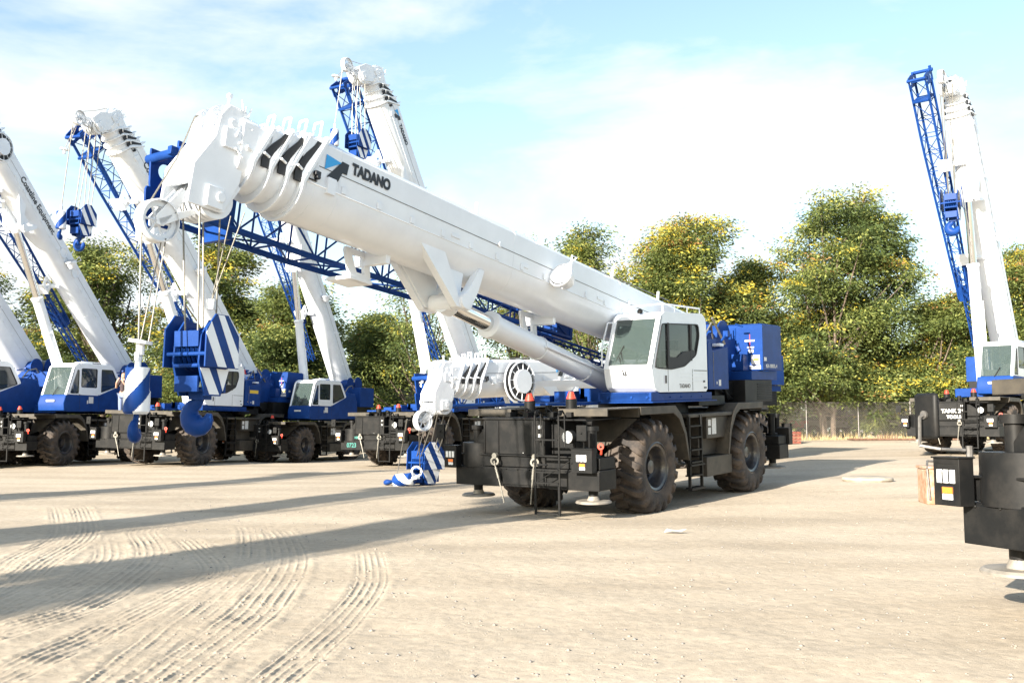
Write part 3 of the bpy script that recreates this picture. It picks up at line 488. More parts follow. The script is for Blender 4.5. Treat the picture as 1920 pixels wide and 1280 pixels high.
# ------------------------------------------------------------------ boom, in its own frame: u along, y lateral, v up
def usec(h, n=10, ch=.07):
    """U section: half width .48h, top .60h, round bottom -.60h"""
    w = .48 * h; t = .60 * h; P = [(-w + ch, t), (w - ch, t), (w, t - ch), (w, -.12 * h)]
    P += [(w * math.cos(a), -.12 * h - w * math.sin(a)) for a in [math.pi * i / n for i in range(1, n)]] + [(-w, -.12 * h), (-w, t - ch)]
    return P
def boom_parts(bl, bs, reel=None, blackpads=True):
    P = []; s = bs
    b = MB()
    b.prism(usec(s), 'x', .55, bl)
    b.prism([(-.28, -.28), (-.28, .28), (.6, .52 * s), (.6, -.5 * s)], 'y', -.46 * s, .46 * s)
    for sy in (1, -1):
        for u in np.arange(1.2, bl - .4, .75): b.box(u, u + .09, *sorted((sy * .478 * s, sy * .502 * s)), -.09 * s, .02 * s)
        b.tube((.6, sy * .485 * s, -.11 * s), (bl, sy * .485 * s, -.11 * s), .012, 6); b.box(bl - .62, bl - .46, *sorted((sy * .46 * s, sy * .53 * s)), -.18 * s, .06 * s)
        # side gusset that carries the cylinder pin
        kk = bl / 13.3
        b.prism([(u * kk, v * s) for u, v in [(10.9, -.14), (10.2, -.14), (9.86, -.62), (9.62, -.98), (9.45, -1.12), (9.67, -1.13)]], 'y', sy * .30 * s, sy * .44 * s)
        b.prism([(u * kk, v * s) for u, v in [(9.02, -.36), (9.16, -.36), (9.28, -.58), (9.42, -.80), (9.62, -1.0), (9.67, -1.13), (9.32, -1.13), (9.14, -.75)]], 'y', sy * .30 * s, sy * .45 * s)
        b.prism([(u * kk, v * s) for u, v in [(10.6, -.3), (9.4, -.3), (9.45, -1.1), (9.66, -1.1)]], 'y', sy * .26 * s, sy * .30 * s)
    for u in (bl - .28, bl - .72, bl * .62, bl * .33): b.prism(usec(s * 1.008), 'x', u, u + .02)
    b.tube((9.5 * bl / 13.3, -.5 * s, -1.0 * s), (9.5 * bl / 13.3, .5 * s, -1.0 * s), .13, 16)
    for u in (2.5, 4.6, 7.3, 9.3):
        b.tube((u, .38 * s, .60 * s), (u, .38 * s, .80 * s), .03, 8); b.disc((u - .6, .49 * s, .2 * s), (0, 1, 0), .05, .04, 10); b.box(u + .5, u + .72, .478 * s, .50 * s, -.02, .04)
    for u in (11.0, 6.2):
        u *= bl / 13.3
        ringwall(b, [(u, -.5 * s), (u + .55, -.5 * s), (u + .35, -1.0 * s), (u - .1, -1.0 * s)], [(u + .12, -.6 * s), (u + .38, -.6 * s), (u + .24, -.86 * s), (u + .06, -.86 * s)], -.45, -.38, 40)
        b.box(u - .1, u + .4, -.9, -.35, -1.0 * s, -.94 * s); b.box(u, u + .1, -.6, .1, -.72 * s, -.5 * s)
    sub = []
    lamp = MB(); lu = 6.9 * bl / 13.3; sub.append(('weld_seam', MB().tube((1.2, .484 * s, .17 * s), (bl - .3, .484 * s, .17 * s), .006, 5), GREY, 0))
    lamp.lathe([(-.20, .02), (-.17, .15), (0, .21), (.15, .22), (.17, .20)], (lu, .70, .02), (.95, .1, .35), 24); lamp.lathe([(-.02, .23), (.02, .23), (.02, .21), (-.02, .21)], (lu + .12, .70, .02), (.95, .1, .35), 24, True); lamp.tube((lu, .5 * s, -.08), (lu, .7, -.18), .03); lamp.path([(lu - .1, .5 * s, .2), (lu - .1, .9, .42), (lu + .12, .92, .40), (lu + .12, .92, .1)], .014)
    sub.append(('work_lamp', lamp, WHITE, 0))
    cam = MB(); cam.tube((bl - .26, .48 * s, -.02), (bl - .26, .56 * s, -.02), .035, 10); cam.box(bl - .30, bl - .20, .49 * s, .55 * s, .0, .07); cam.box(bl - .28, bl - .12, .485 * s, .51 * s, -.08, -.06); sub.append(('camera_box', cam, INK, .01))
    P.append(('boom', b, WHITE, .012, sub))
    # nested sections: collars stepping outwards
    us = [bl + .02 + .26 * i for i in range(4)]
    b = MB(); pads = []; sh_ = lambda v: max(0, v - .02) * .62
    def collar(k, u0, u1):
        pl = usec(k); n = len(pl); vs = [(u - sh_(v), y, v) for u in (u0, u1) for y, v in pl]
        b.add(vs, [tuple(range(n)), tuple(range(n, 2 * n))[::-1]] + [(i, n + i, n + (i + 1) % n, (i + 1) % n) for i in range(n)])
    for i, u in enumerate(us):
        k = s * (1.03 - .075 * i)
        if i: b.prism(usec(k * .93), 'x', us[i - 1] - .3, u - .05)
        collar(k * 1.07, u - .085, u - .035)
        for sy in (1, -1):
            w = .48 * k * 1.07
            b.path([(u - .35, sy * w * .7, .58 * k), (u - .37, sy * w * .75, .84 * k), (u - .37, sy * w * .45, .84 * k), (u - .35, sy * w * .4, .58 * k)], .022)
            if i < 3:
                q = [(v, u - .03 - sh_(v)) for v in (-.16, -.02, .12, .26, .42, .50)]; yy = sorted((sy * .452 * k * .98, sy * .47 * k)); m = MB()
                m.prism([(uu + .0, v * k) for v, uu in q] + [(uu + .125 - .04 * (v > .3), v * k) for v, uu in q[::-1]], 'y', *yy); pads.append(('slide_pad', m, DARK, 0))
            b.tube((u - .02, sy * w * .92, .02), (u + .10, sy * w * 1.0, .04), .02)
    P.append(('boom_section', b, WHITE, .006, pads))
    hu = us[-1]; b = MB(); k = s * .82
    b.prism(usec(k * .93), 'x', hu - .1, hu + .15); outl = [(hu + .0, .42 * s), (hu + .10, .54 * s), (hu + .36, .54 * s), (hu + .48, .36 * s), (hu + .52, .05 * s), (hu + .78, -.40 * s), (hu + .80, -.93 * s), (hu + .25, -.92 * s), (hu + .06, -.45 * s)]
    for y in (-.31, .265): b.prism(outl, 'y', y * s, y * s + .045)
    b.box(hu + .05, hu + .12, -.27 * s, .27 * s, -.55 * s, .4 * s); b.box(hu + .08, hu + .20, -.26 * s, .26 * s, .42 * s, .46 * s); b.prism([(hu + .44, .30 * s), (hu + .49, .05 * s), (hu + .74, -.40 * s), (hu + .74, -.62 * s), (hu + .68, -.62 * s), (hu + .68, -.38 * s), (hu + .43, .03 * s), (hu + .38, .30 * s)], 'y', -.27 * s, .27 * s)
    b.prism([(hu, -.5 * s), (hu + .2, -.86 * s), (hu + .3, -.86 * s), (hu + .08, -.45 * s)], 'y', -.27 * s, .27 * s)
    b.box(hu + .15, hu + .4, .315 * s, .35 * s, -.05 * s, .22 * s); b.tube((hu + .35, -.36 * s, -.74 * s), (hu + .35, .37 * s, -.74 * s), .07, 12); b.tube((hu + .28, -.34 * s, .30 * s), (hu + .28, .34 * s, .30 * s), .06, 12); b.box(hu + .3, hu + .55, .315 * s, .35 * s, -.9 * s, -.62 * s)
    for y in (.18,): b.tube((hu + .3, y * s, .70 * s), (hu + .3, y * s, .48 * s), .022); b.box(hu + .27, hu + .33, y * s - .03, y * s + .03, .68 * s, .74 * s)
    rr = random.Random(3)
    for i in range(10):
        p = Vector((hu + rr.uniform(-.02, .25), .34 * s, rr.uniform(-.1, .6) * s)); b.tube(p, p + Vector((rr.uniform(-.15, .15), .03, rr.uniform(-.15, .15))), .015, 5)
    # rooster arm
    for y in (-.10, .06): b.prism([(hu + .60, -.74 * s), (hu + .74, -.70 * s), (hu + 1.04, -1.14 * s), (hu + 1.02, -1.26 * s), (hu + .92, -1.26 * s)], 'y', y - .01, y + .01); b.prism([(hu + .40, -.92 * s), (hu + .55, -.92 * s), (hu + 1.02, -1.18 * s), (hu + .96, -1.27 * s)], 'y', y - .01, y + .01)
    b.lathe([(-.09, .255), (-.085, .275), (.085, .275), (.09, .255)], (hu + .98, .0, -1.20 * s), (0, 1, 0), 24)
    b.prism([(hu + .25, -.925 * s), (hu + .88, -.935 * s), (hu + .75, -1.0 * s), (hu + .35, -1.0 * s)], 'y', -.30 * s, -.25 * s)
    shs = []
    def sheave(c, r, w_=.035):
        m = MB(); m.lathe([(-w_, r), (-w_ * .35, r - .035), (w_ * .35, r - .035), (w_, r), (w_, r - .07), (w_ * .3, r - .09), (w_ * .3, .07), (w_ * 1.2, .06), (w_ * 1.2, 0), (-w_ * 1.2, 0), (-w_ * 1.2, .06), (-w_ * .3, .07), (-w_ * .3, r - .09), (-w_, r - .07)], c, (0, 1, 0), 28, False); shs.append(('sheave', m, WHITE, 0))
    for i in range(5): sheave((hu + .35, (-.21 + .105 * i) * s, -.74 * s), .27)
    for i in (-1, 1): sheave((hu + .28, i * .13 * s, .30 * s), .28)
    m = MB(); m.lathe([(-.03, .25), (-.01, .22), (.01, .22), (.03, .25), (.03, .185), (-.03, .185)], (hu + .98, 0, -1.20 * s), (0, 1, 0), 32, True); m.disc((hu + .98, 0, -1.20 * s), (0, 1, 0), .06, .08, 12)
    for i in range(6): a = i * math.pi / 3; m.tube((hu + .98, 0, -1.20 * s), (hu + .98 + .2 * math.cos(a), 0, -1.20 * s + .2 * math.sin(a)), .018, 5)
    shs.append(('sheave', m, WHITE, 0))
    rp = MB().tube((hu + .30, -.1, .59 * s), (1.0, -.1, .95 * s), .012, 5).path([(hu + .30, -.15, .59 * s), (hu + .56, -.15, .38 * s), (hu + .80, -.05, -.3 * s), (hu + 1.12, .0, -1.0 * s)], .012, 5)
    P.append(('boom_head', b, WHITE, .008, shs + [('hoist_rope', rp, ROPE, 0)]))
    if reel:
        b = MB(); c = (reel, .62 * s, -.1); b.lathe([(-.02, .56), (.02, .56), (.02, .53), (-.02, .53)], (c[0], c[1] + .1, c[2]), (0, 1, 0), 40, True); b.lathe([(-.02, .64), (.02, .64), (.02, .61), (-.02, .61)], c, (0, 1, 0), 40, True); b.disc((c[0], c[1] + .11, c[2]), (0, 1, 0), .34, .12, 32)
        for i in range(12): a = i * math.pi / 6 + .1; b.tube((c[0] + .33 * math.cos(a), c[1] + .11, c[2] + .33 * math.sin(a)), (c[0] + .58 * math.cos(a), c[1] + .10, c[2] + .58 * math.sin(a)), .011, 5)
        P.append(('cord_reel', b, WHITE, 0, [('cord', MB().lathe([(-.05, .55), (.03, .55), (.06, .33), (-.05, .33)], c, (0, 1, 0), 40, True), DARK, 0)]))
    return P
def jib_parts(L1=14.1, L0=4.2, s=1.0):
    b = MB(); r = .055; n = 13
    def cor(t): # corner tubes at param t (0 tail,1 head)
        u = lerp(L0, L1, t); hh = lerp(.14, .37, min(1, t * 1.3)); ww = lerp(.2, .32, min(1, t * 1.4)); vc = lerp(-.42, -.36, t); return [Vector((u, -1.06 + sy * ww, (vc + sv * hh) * s)) for sy, sv in ((1, 1), (1, -1), (-1, -1), (-1, 1))]
    for k in range(n):
        A = cor(k / n); B = cor((k + 1) / n)
        for i in range(4):
            b.tube(A[i], B[i], r, 6); b.tube(A[i], A[(i + 1) % 4], .018, 5); j = (i + 1) % 4
            b.tube(A[i] if k % 2 else A[j], B[j] if k % 2 else B[i], .017, 5)
    h = MB(); T = cor(1)
    for y in (T[0].y, T[2].y):
        for (v0, v1) in ((-.85, -.33), (-.33, .22)):
            vc = (v0 + v1) / 2; ringwall(h, [(L1 - .15, v0), (L1 + .32, v0), (L1 + .38, v1), (L1 - .12, v1)], [(L1 + .1 + .12 * math.cos(a), vc + .12 * math.sin(a)) for a in [i * math.pi / 8 for i in range(16)]], y - .02, y + .02, 48)
    h.tube((L1 + .32, T[0].y + .1, .08 * s), (L1 + .32, T[2].y - .1, .08 * s), .07, 12); h.tube((L1 + .22, T[0].y + .05, -.85 * s), (L1 + .22, T[2].y - .05, -.85 * s), .06, 12); h.box(L1 - .7, L1 - .62, T[2].y, T[0].y, -.9 * s, -.05); h.box(L1 + .05, L1 + .12, T[2].y, T[0].y, -.5 * s, -.05); h.box(L1 + .28, L1 + .5, T[0].y - .03, T[0].y + .06, -.02, .10)
    T0 = cor(0); b.box(L0 - .12, L0 + .5, T0[2].y, T0[0].y, T0[1].z - .03, T0[0].z + .03)
    in_ = MB(); A = (L0 - 2.2, L0 + 1.6)       # inner extension tucked below the boom
    for (y, v) in ((-.70, -.95), (-.98, -.95), (-.70, -.72), (-.98, -.72)): in_.tube((A[0], y, v * s), (A[1], y, v * s), .03, 6)
    for k in range(10):
        u = lerp(A[0], A[1], k / 10); u2 = lerp(A[0], A[1], (k + 1) / 10)
        for (p, q) in (((-.70, -.95), (-.98, -.95)), ((-.98, -.95), (-.98, -.72)), ((-.98, -.72), (-.70, -.72)), ((-.70, -.72), (-.70, -.95))): in_.tube((u, p[0], p[1] * s), (u2, q[0], q[1] * s), .016, 5)
    return [('stowed_jib', b, BLUE, 0, [('jib_foot', h, BLUE, .006), ('jib_extension', in_, BLUE, 0)])]
CACHE = {}
def spec(key, fn):
    if key not in CACHE:
        CACHE[key] = [(n, b.mesh(n, m), bv, [(n2, b2.mesh(n2, m2), bv2) for (n2, b2, m2, bv2) in sub]) for (n, b, m, bv, sub) in fn()]
    return CACHE[key]
def put(sp, parent, M=None):
    r = {}
    for n, me, bv, sub in sp:
        o = link(n, me, parent, bv); 
        if M is not None: o.matrix_local = M
        for n2, me2, bv2 in sub: link(n2, me2, o, bv2)
        r.setdefault(n, o)
    return r
CRANES = []
def crane(label, T, a, kind='big', k=1, e=10.3, pit=0, rol=0, sx=0, slew=0, bl=13.3, bs=1.0, txt=None, logo=False, reel=None, jib=True, body=True, tp=.0, jl=None, group='mobile cranes parked in rows', pz=3.35, tv=0, trot=0):
    root = empty('mobile_crane', T, 0, k)
    R = Matrix.Rotation(rad(-90 - a), 4, 'Z') @ Matrix.Rotation(rad(pit), 4, 'Y') @ Matrix.Rotation(rad(rol), 4, 'X'); root.rotation_euler = R.to_euler()
    tag(root, label, 'mobile crane', group); W = Matrix.Translation(T) @ R @ Matrix.Scale(k, 4)
    put(spec('carrier', carrier_parts), root)
    for (x, y) in ((2.43, 1.26), (2.43, -1.26), (-2.43, 1.26), (-2.43, -1.26)):
        o = link('tyre', TY, root); o.location = (x, y, .93)
        ry = random.Random(x * 7 + y).uniform(0, 3); o.rotation_euler = (0, ry, 0) if y > 0 else (0, ry, math.pi); link('rim', RM, o)
    S = Matrix.Rotation(rad(slew), 4, 'Z') @ Matrix.Translation((sx, 0, 0))
    put(spec('sup_' + kind, sup_big if kind == 'big' else sup_round), root, S)
    piv = Vector((-2.6, -.05, pz)) if kind == 'big' else Vector((-3.8, -.05, 3.75))
    B = S @ Matrix.Translation(piv) @ Matrix.Rotation(rad(-e), 4, 'Y')
    r = put(spec(('boom', bl, bs, reel), lambda: boom_parts(bl, bs, reel)), root, B)
    if jib: put(spec(('jib', jl), lambda: jib_parts(*(jl or (14.1, 4.2)))), root, B)
    # lift cylinder
    pin = Vector((9.5 * bl / 13.3, 0, -1.0 * bs)); top = Matrix.Translation(piv) @ Matrix.Rotation(rad(-e), 4, 'Y') @ pin; base = Vector((.75, -.05, 2.45)) if kind == 'big' else Vector((.2, -.05, 2.6))
    d = top - base; l = d.length; d.normalize(); body_l = min(5.1, l - .75); b = MB()
    b.lathe([(-.05, .12), (0, .20), (.3, .22), (body_l - .12, .22), (body_l - .1, .255), (body_l, .255), (body_l + .03, .20), (body_l + .03, .13)], base, d, 28)
    for f in (.35, .68): b.lathe([(-.03, .225), (-.03, .24), (.03, .24), (.03, .225)], base + d * body_l * f, d, 24)
    b.tube(base + Vector((0, .26, .1)), base + d * body_l * .7 + Vector((0, .26, 0)), .025)
    cy = b.build('lift_cylinder', WHITE, root); cy.matrix_local = S
    rd = MB(); rd.tube(base + d * body_l, top - d * .12, .15, 24); rd.m = 1; rd.tube(top - d * .2 - Vector((0, .0, 0)), top + d * .05, .19, 20); rd.tube(top + Vector((0, -.22, 0)), top + Vector((0, .22, 0)), .15, 20)
    rd.build('cylinder_rod', [CHROME, WHITE], cy)
    w = .48 * bs + .010; TM = lambda u, v: Matrix.Translation((u, w, v)) @ Matrix(((-1, 0, 0, 0), (0, 0, 1, 0), (0, 1, 0, 0), (0, 0, 0, 1)))
    if logo:
        M0 = TM(bl - .62 - tp, .24 * bs); q = MB(M0); hh = .185
        q.m = 0; q.prism([(-.21, .145), (.09, .11), (-.22, -.08)][::-1], 'z', -.001, .003)
        q.m = 1; q.prism([(.10, .14), (.235, .135), (.21, -.03), (.12, -.03), (.05, -.185), (-.17, -.175)][::-1], 'z', -.001, .003)
        q.build('emblem', [CYAN, INK], r['boom'])
    if txt:
        sz, ln, off = txt[1:]; text(txt[0], sz, INK, TM(bl - off, (.22 + tv) * bs) @ Matrix.Rotation(rad(trot), 4, 'Z'), r['boom'], bold=(.011 if txt[0].isupper() else .004) * sz / .2, ax='LEFT', sx=.84)
    CRANES.append((root, W, W @ B, W @ S)); return root, W, W @ B, W @ S
def ropepart(root, W, pts, r=.012, name='hoist_rope', m=None):
    Wi = W.inverted(); b = MB(Wi)
    for a, c in pts: b.tube(a, c, r, 6)
    return b.build(name, m or ROPE, root)
# ------------------------------------------------------------------ hooks
def stripe_cyl(b, prof, n=28, tw=1.2, off=0):
    """vertical lathe, material 0/1 in diagonal stripes"""
    m = len(prof); vs = []
    for i in range(n):
        t = 2 * math.pi * i / n
        for z, r in prof: vs.append((r * math.cos(t), r * math.sin(t), z))
    o = len(b.v); b.v += [tuple(b.M @ Vector(p)) for p in vs]
    for i in range(n):
        j = (i + 1) % n
        for k in range(m - 1):
            b.f.append((o + i * m + k, o + j * m + k, o + j * m + k + 1, o + i * m + k + 1)); z = (prof[k][0] + prof[k + 1][0]) / 2
            b.mi.append(int(math.floor((i / n * 2 - z * tw * 1.2 + off) * 2)) % 2)
def hook_shape(b, s=1.0, z0=0):
    pts = []; c = Vector((0, 0, z0 - .30 * s))
    pts.append((Vector((0, 0, z0)), .06)); pts.append((Vector((0, -.01 * s, z0 - .10 * s)), .07))
    for i in range(11):
        a = rad(105 + i * 26); rr = .145 * s; th = [.06, .075, .09, .105, .115, .12, .115, .10, .08, .055, .03][i] * 1.22; pts.append((c + Vector((0, math.cos(a) * rr, math.sin(a) * rr)), th))
    vs = []; n = 12
    for k, (p, r) in enumerate(pts):
        d = (pts[min(k + 1, len(pts) - 1)][0] - pts[max(k - 1, 0)][0]).normalized(); a = Vector((1, 0, 0)); e = d.cross(a).normalized()
        vs += [p + (a * math.cos(6.2832 * i / n) * .8 + e * math.sin(6.2832 * i / n)) * r * s for i in range(n)]
    m = len(pts); b.add(vs, [(k * n + i, (k + 1) * n + i, (k + 1) * n + (i + 1) % n, k * n + (i + 1) % n) for k in range(m - 1) for i in range(n)] + [tuple(range(n)), tuple(range((m - 1) * n, m * n))[::-1]])
def hook_block(label, P, rz=0, k=1, group='hook blocks', tilt=0, lying=False):
    t = empty('hook_block', P, rz, k); t.rotation_euler = (tilt, 0, rz); tag(t, label, 'hook block', group)
    def mk():
        P_ = []
        o = [(-.12, .58), (.16, .58), (.36, .36), (.38, -.16), (-.38, -.16), (-.38, .30)]; i_ = [(-.16, .50), (.12, .50), (.30, .28), (.34, -.1), (.20, -.55), (-.16, -.55), (-.34, -.1), (-.34, .24)]
        for y in (-.35, .33): b = MB(); b.prism(o, 'y', y, y + .025); P_.append(('cheek_plate', b, BLUE, .004, [('white_stripe', MB().prism([(.12, .57), (-.02, .57), (-.375, .05), (-.37, -.15), (-.30, -.15)], 'y', *((y - .002, y + .001) if y < 0 else (y + .024, y + .028))).prism([(.375, .30), (.26, .46), (-.10, -.15), (.10, -.15)], 'y', *((y - .002, y + .001) if y < 0 else (y + .024, y + .028))), WHITE, 0)]))
        b = MB()
        for y in (-.22, .195): b.prism(i_, 'y', y, y + .03)
        b.box(.30, .335, -.2, .2, .12, .34); b.box(.28, .32, -.19, .19, -.5, -.28); b.box(-.32, -.28, -.19, .19, -.5, .2)
        for (x, z, y) in ((.31, .02, .36), (.31, -.14, .2), (.2, -.46, .2), (0, .1, .36)): b.tube((x, -y, z), (x, y, z), .03, 10)
        P_.append(('frame', b, BLUE, .004, [('white_stripe', MB().prism([(.32, -.17), (.12, -.17), (-.12, -.53), (.10, -.53)], 'y', .226, .230).prism([(-.05, -.17), (-.25, -.17), (-.34, -.15), (-.2, -.48)], 'y', .226, .230), WHITE, 0)]))
        b = MB()
        for i in range(5): b.lathe([(-.028, .31), (-.008, .27), (.008, .27), (.028, .31)], (0, -.15 + .075 * i, .1), (0, 1, 0), 28)
        P_.append(('sheave', b, BLUE, 0, []))
        b = MB(); hook_shape(b, 1.12, -.47); b.box(-.1, .1, -.12, .12, -.60, -.44); P_.append(('hook', b, BLUE, 0, [])); return P_
    put(spec('hook', mk), t); return t
def hook_ball(label, P, rz=0, k=1, rot=None, group='hook weights'):
    t = empty('hook_weight', P, rz, k); tag(t, label, 'hook weight', group)
    if rot: t.rotation_euler = rot
    def mk():
        b = MB(); n = 44; pr = [(.34, 0), (.34, .16)] + [(.34 - .34 * i / n, .17) for i in range(1, n)] + [(0.02, .165), (.0, .172), (-.0, .185)] + [(-.30 * i / n, .185) for i in range(1, n)] + [(-.33, .15), (-.33, 0)]
        stripe_cyl(b, pr, 72, 1.3); P_ = [('weight_body', b, [WHITE, BLUE], 0, [])]
        b = MB(); b.tube((0, 0, .34), (0, 0, .50), .045, 10); b.box(-.03, .03, -.07, .07, .44, .56); P_.append(('swivel', b, WHITE, 0, []))
        b = MB(); hook_shape(b, .72, -.33); P_.append(('hook', b, BLUE, 0, [])); return P_
    put(spec('ball', mk), t); return t
def ring_weight(b, p, r=.14):
    b.lathe([(-.02, r), (.02, r), (.02, r * .45), (-.02, r * .45)], p, (0.15, 0, 1), 20, True); b.tube((p[0], p[1], p[2] - .16), p, .05, 10)
# ------------------------------------------------------------------ the cranes
MAIN = crane('biggest crane in the centre, long white boom with blue and black emblem', (3.02, 22.05, .04), 36.08, e=8.8, pz=3.53, tv=.12, pit=2.18, rol=-.5, logo=True, txt=('TADANO', .225, .8, .93))
GB = crane('crane behind the central one, its boom lowered level with a black and white cord reel', (6.3, 34.8, .28), 42, e=-2.0, pit=1, bl=13.7, bs=.88, reel=12.2, logo=True, tp=2.9)
D = crane('crane directly behind the big striped hook block, raised boom lettered Coastline Equipment', (-13, 41.37, .15), 20.46, e=45.5, pit=-.2, rol=-1.29, bl=12.3, jl=(13.0, 3.6), txt=('Coastline Equipment', .40, 1, .9))
F_ = crane('crane with the tallest raised boom left of centre, small emblem near its head', (-2.97, 41.4, .1), 30, e=57, bl=13.3, logo=True, tp=.1, txt=('TADANO', .24, 1, 1.1))
E_ = crane('smaller blue crane with rounded white cab, right of the big hook block', (-9.79, 45.64, .03), 20.4, 'round', .87, e=57, sx=-.4, bl=12, jl=(13, 5))
C_ = crane('blue crane with rounded white cab left of the striped hook weight, boom lettered Coastline Equipment', (-18.63, 40.87, .15), 13.8, 'round', .94, e=44.3, bl=13.8, bs=1.0, pz=3.35, txt=('Coastline Equipment', .40, 1, 2.3), reel=13.1)
B_ = crane('blue crane with rounded cab cut off by the left edge of the photo', (-22.0, 38.8, 0), 13, 'round', .98, e=45, bl=13, bs=1.1)
H_ = crane('far right crane with near vertical boom and blue lattice beside it', (18.75, 38, .68), 41, 'round', .96, e=59.5, bl=11.6, bs=1.0, jl=(13.2, 3.6))
I_ = crane('black crane carrier cut off by the right edge, nearest to the camera', (9.06, 8.8, -.04), 70, slew=60, e=35, bl=12.5)
for i, (x, y) in enumerate(((-18.2, -12.0), (-22.1, -8.6), (-26.8, -1.4))):
    crane('white and blue crane parked out of view to the left, %s' % ('nearest the camera', 'middle of three', 'farthest of three')[i], (x, y, 0), 172 + 3 * i, e=39 + i, bl=12.3)
# mirror of the near right crane
def near_mirror():
    r = I_[0]
    for o in [o for o in r.children if o.name.startswith('mirror') and o.data.vertices[0].co.y < 0]: bpy.data.objects.remove(o)
    b = MB(); b.box(4.86, 4.92, -2.0, -1.73, 1.58, 2.0); o = b.build('mirror', BLACK, r, .05)
    b = MB(); b.path([(4.93, -1.86, 1.80), (4.98, -1.86, 1.78), (4.99, -1.86, 1.52), (4.90, -1.70, 1.49), (4.70, -1.62, 1.48)], .016); b.tube((4.65, -1.62, 1.40), (4.65, -1.62, 1.52), .03); b.disc((4.93, -1.86, 1.8), (1, 0, 0), .04, .02, 12); b.prism([(-1.66, 1.24), (-1.60, 1.48), (-1.3, 1.24)], 'x', 4.5, 4.52)
    b.build('mirror_arm', GREY, r)
# hanging gear
def hang(cr, bl, n, hook_p, k, label, ball_p=None, ball_label=None, hrz=0, bk=1, bs=1.0, rr=.011, ring=.9):
    root, W, WB, WS = cr; hu = bl + .8; pts = []; hp = Vector(hook_p); Rz = Matrix.Rotation(hrz, 4, 'Z')
    for i in range(n):
        y = (-.3 + .6 * i / max(1, n - 1)) * .9 * bs; u = hu + .35 + (.25 if i % 2 else -.2); top = WB @ Vector((u, y, -.82 * bs)); bot = hp + Rz @ Vector(((.28 if i % 2 else -.24) * k, (-.15 + .3 * i / max(1, n - 1)) * k, .12 * k)); pts.append((top, bot))
    ropepart(root, W, pts, rr)
    if hook_p: hook_block(label, hp, hrz, k)
    if ball_p:
        bp = Vector(ball_p); t = WB @ Vector((hu + .98 + .2, .0, -1.3 * bs)); t2 = WB @ Vector((hu + .98 - .1, .0, -1.4 * bs)); top = bp + Vector((0, 0, .55 * bk))
        ropepart(root, W, [(t, top)], rr); rw = bp + Vector((.02, 0, ring)); b = MB(W.inverted()); ring_weight(b, rw, .17 * bk); b.build('limit_weight', WHITE, root); ropepart(root, W, [(t2, rw), (t2 + Vector((.05, 0, 0)), rw + Vector((.1, 0, 0)))], rr * .7)
        hook_ball(ball_label, bp, 0, bk)
HK = rad(-90 - 19)
mh = MAIN[2] @ Vector((14.1 + .35, 0, -.74))
hang(MAIN, 13.3, 4, (mh.x + .02, mh.y, 2.55), .92, 'large blue hook block with white diagonal stripes hanging under the central boom', (mh.x - .50, mh.y - .75, 2.08), 'blue and white striped cylinder weight with hook left of the big hook block', HK, .84, rr=.013, ring=.60)
b = MB(MAIN[1].inverted()); tp = MAIN[2] @ Vector((14.3, .40, -.95)); lw = Vector((mh.x + .10, mh.y + .1, 3.28)); b.box(lw.x - .05, lw.x + .05, lw.y - .05, lw.y + .05, lw.z - .1, lw.z + .03); b.build('limit_weight', WHITE, MAIN[0]); ropepart(MAIN[0], MAIN[1], [(tp, lw), (tp + Vector((.18, 0, .05)), lw)], .009)
dh = D[2] @ Vector((12.3 + 1.15, 0, -.74)); hang(D, 12.3, 5, (dh.x - .35, dh.y, 9.1), 1.0, 'small striped hook block hanging high at the left under a raised boom', (dh.x - .80, dh.y - .6, 9.0), 'white hook weight hanging left of the small striped hook block', rad(-110), .95, rr=.016, ring=2.6)
fh = F_[2] @ Vector((14.45, 0, -.74)); hang(F_, 13.3, 5, (fh.x + .0, fh.y, 12.5), 1.0, 'blue and white hook block high above the emblem of the central boom', (fh.x - .8, fh.y - .6, 12.6), 'hook weight hanging from the tallest boom left of the high hook block', rad(-120), .95, rr=.016, ring=2.4)
hh = H_[2] @ Vector((13.05, 0, -.74)); hang(H_, 11.9, 4, (hh.x + .5, hh.y + 1, 10.2), 1.1, 'blue hook block hanging beside the near vertical boom on the far right', None, None, rad(-125), bs=1, rr=.016)
gh = GB[2] @ Vector((13.7 + 1.15, 0, -.74))
gx, gy = -2.45, 27.4; gzz = G(gx, gy); hang(GB, 13.7, 5, (gx, gy, gzz + .62), 1.05, 'blue and white hook block resting on the ground left of the central crane', None, None, rad(-132), rr=.013)
hook_ball('striped hook weight lying on its side in front of the grounded hook block', (gx - .55, gy - .5, G(gx - .5, gy - .5) + .18), 0, 1.0, rot=(0, rad(82), rad(-40)))
for u in (6.6, 7.7):
    m = MB(C_[2]) if 0 else MB(); m.lathe([(0, .24), (.05, .24), (.05, .20), (.02, .18), (.02, 0)], (u, .48, .15), (0, 1, 0), 24); q = [c for c in C_[0].children if c.name.split('.')[0] == 'boom'][0]; m.build('cover_ring', WHITE, q)
near_mirror()
root, W, WB, WS = GB; gt = WB @ Vector((14.5 + 1.3, -.25, -1.0)); ropepart(root, W, [(gt, Vector((gx - .75, gy - .4, .35))), (gt + Vector((.3, 0, 0)), Vector((gx - .1, gy - .5, .30)))], .014)
b = MB(W.inverted()); b.lathe([(-.02, .16), (.02, .16), (.02, .11), (-.02, .11)], (gx - .2, gy - .55, .42), (.3, -1, .4), 20, True); b.build('limit_weight', WHITE, root)
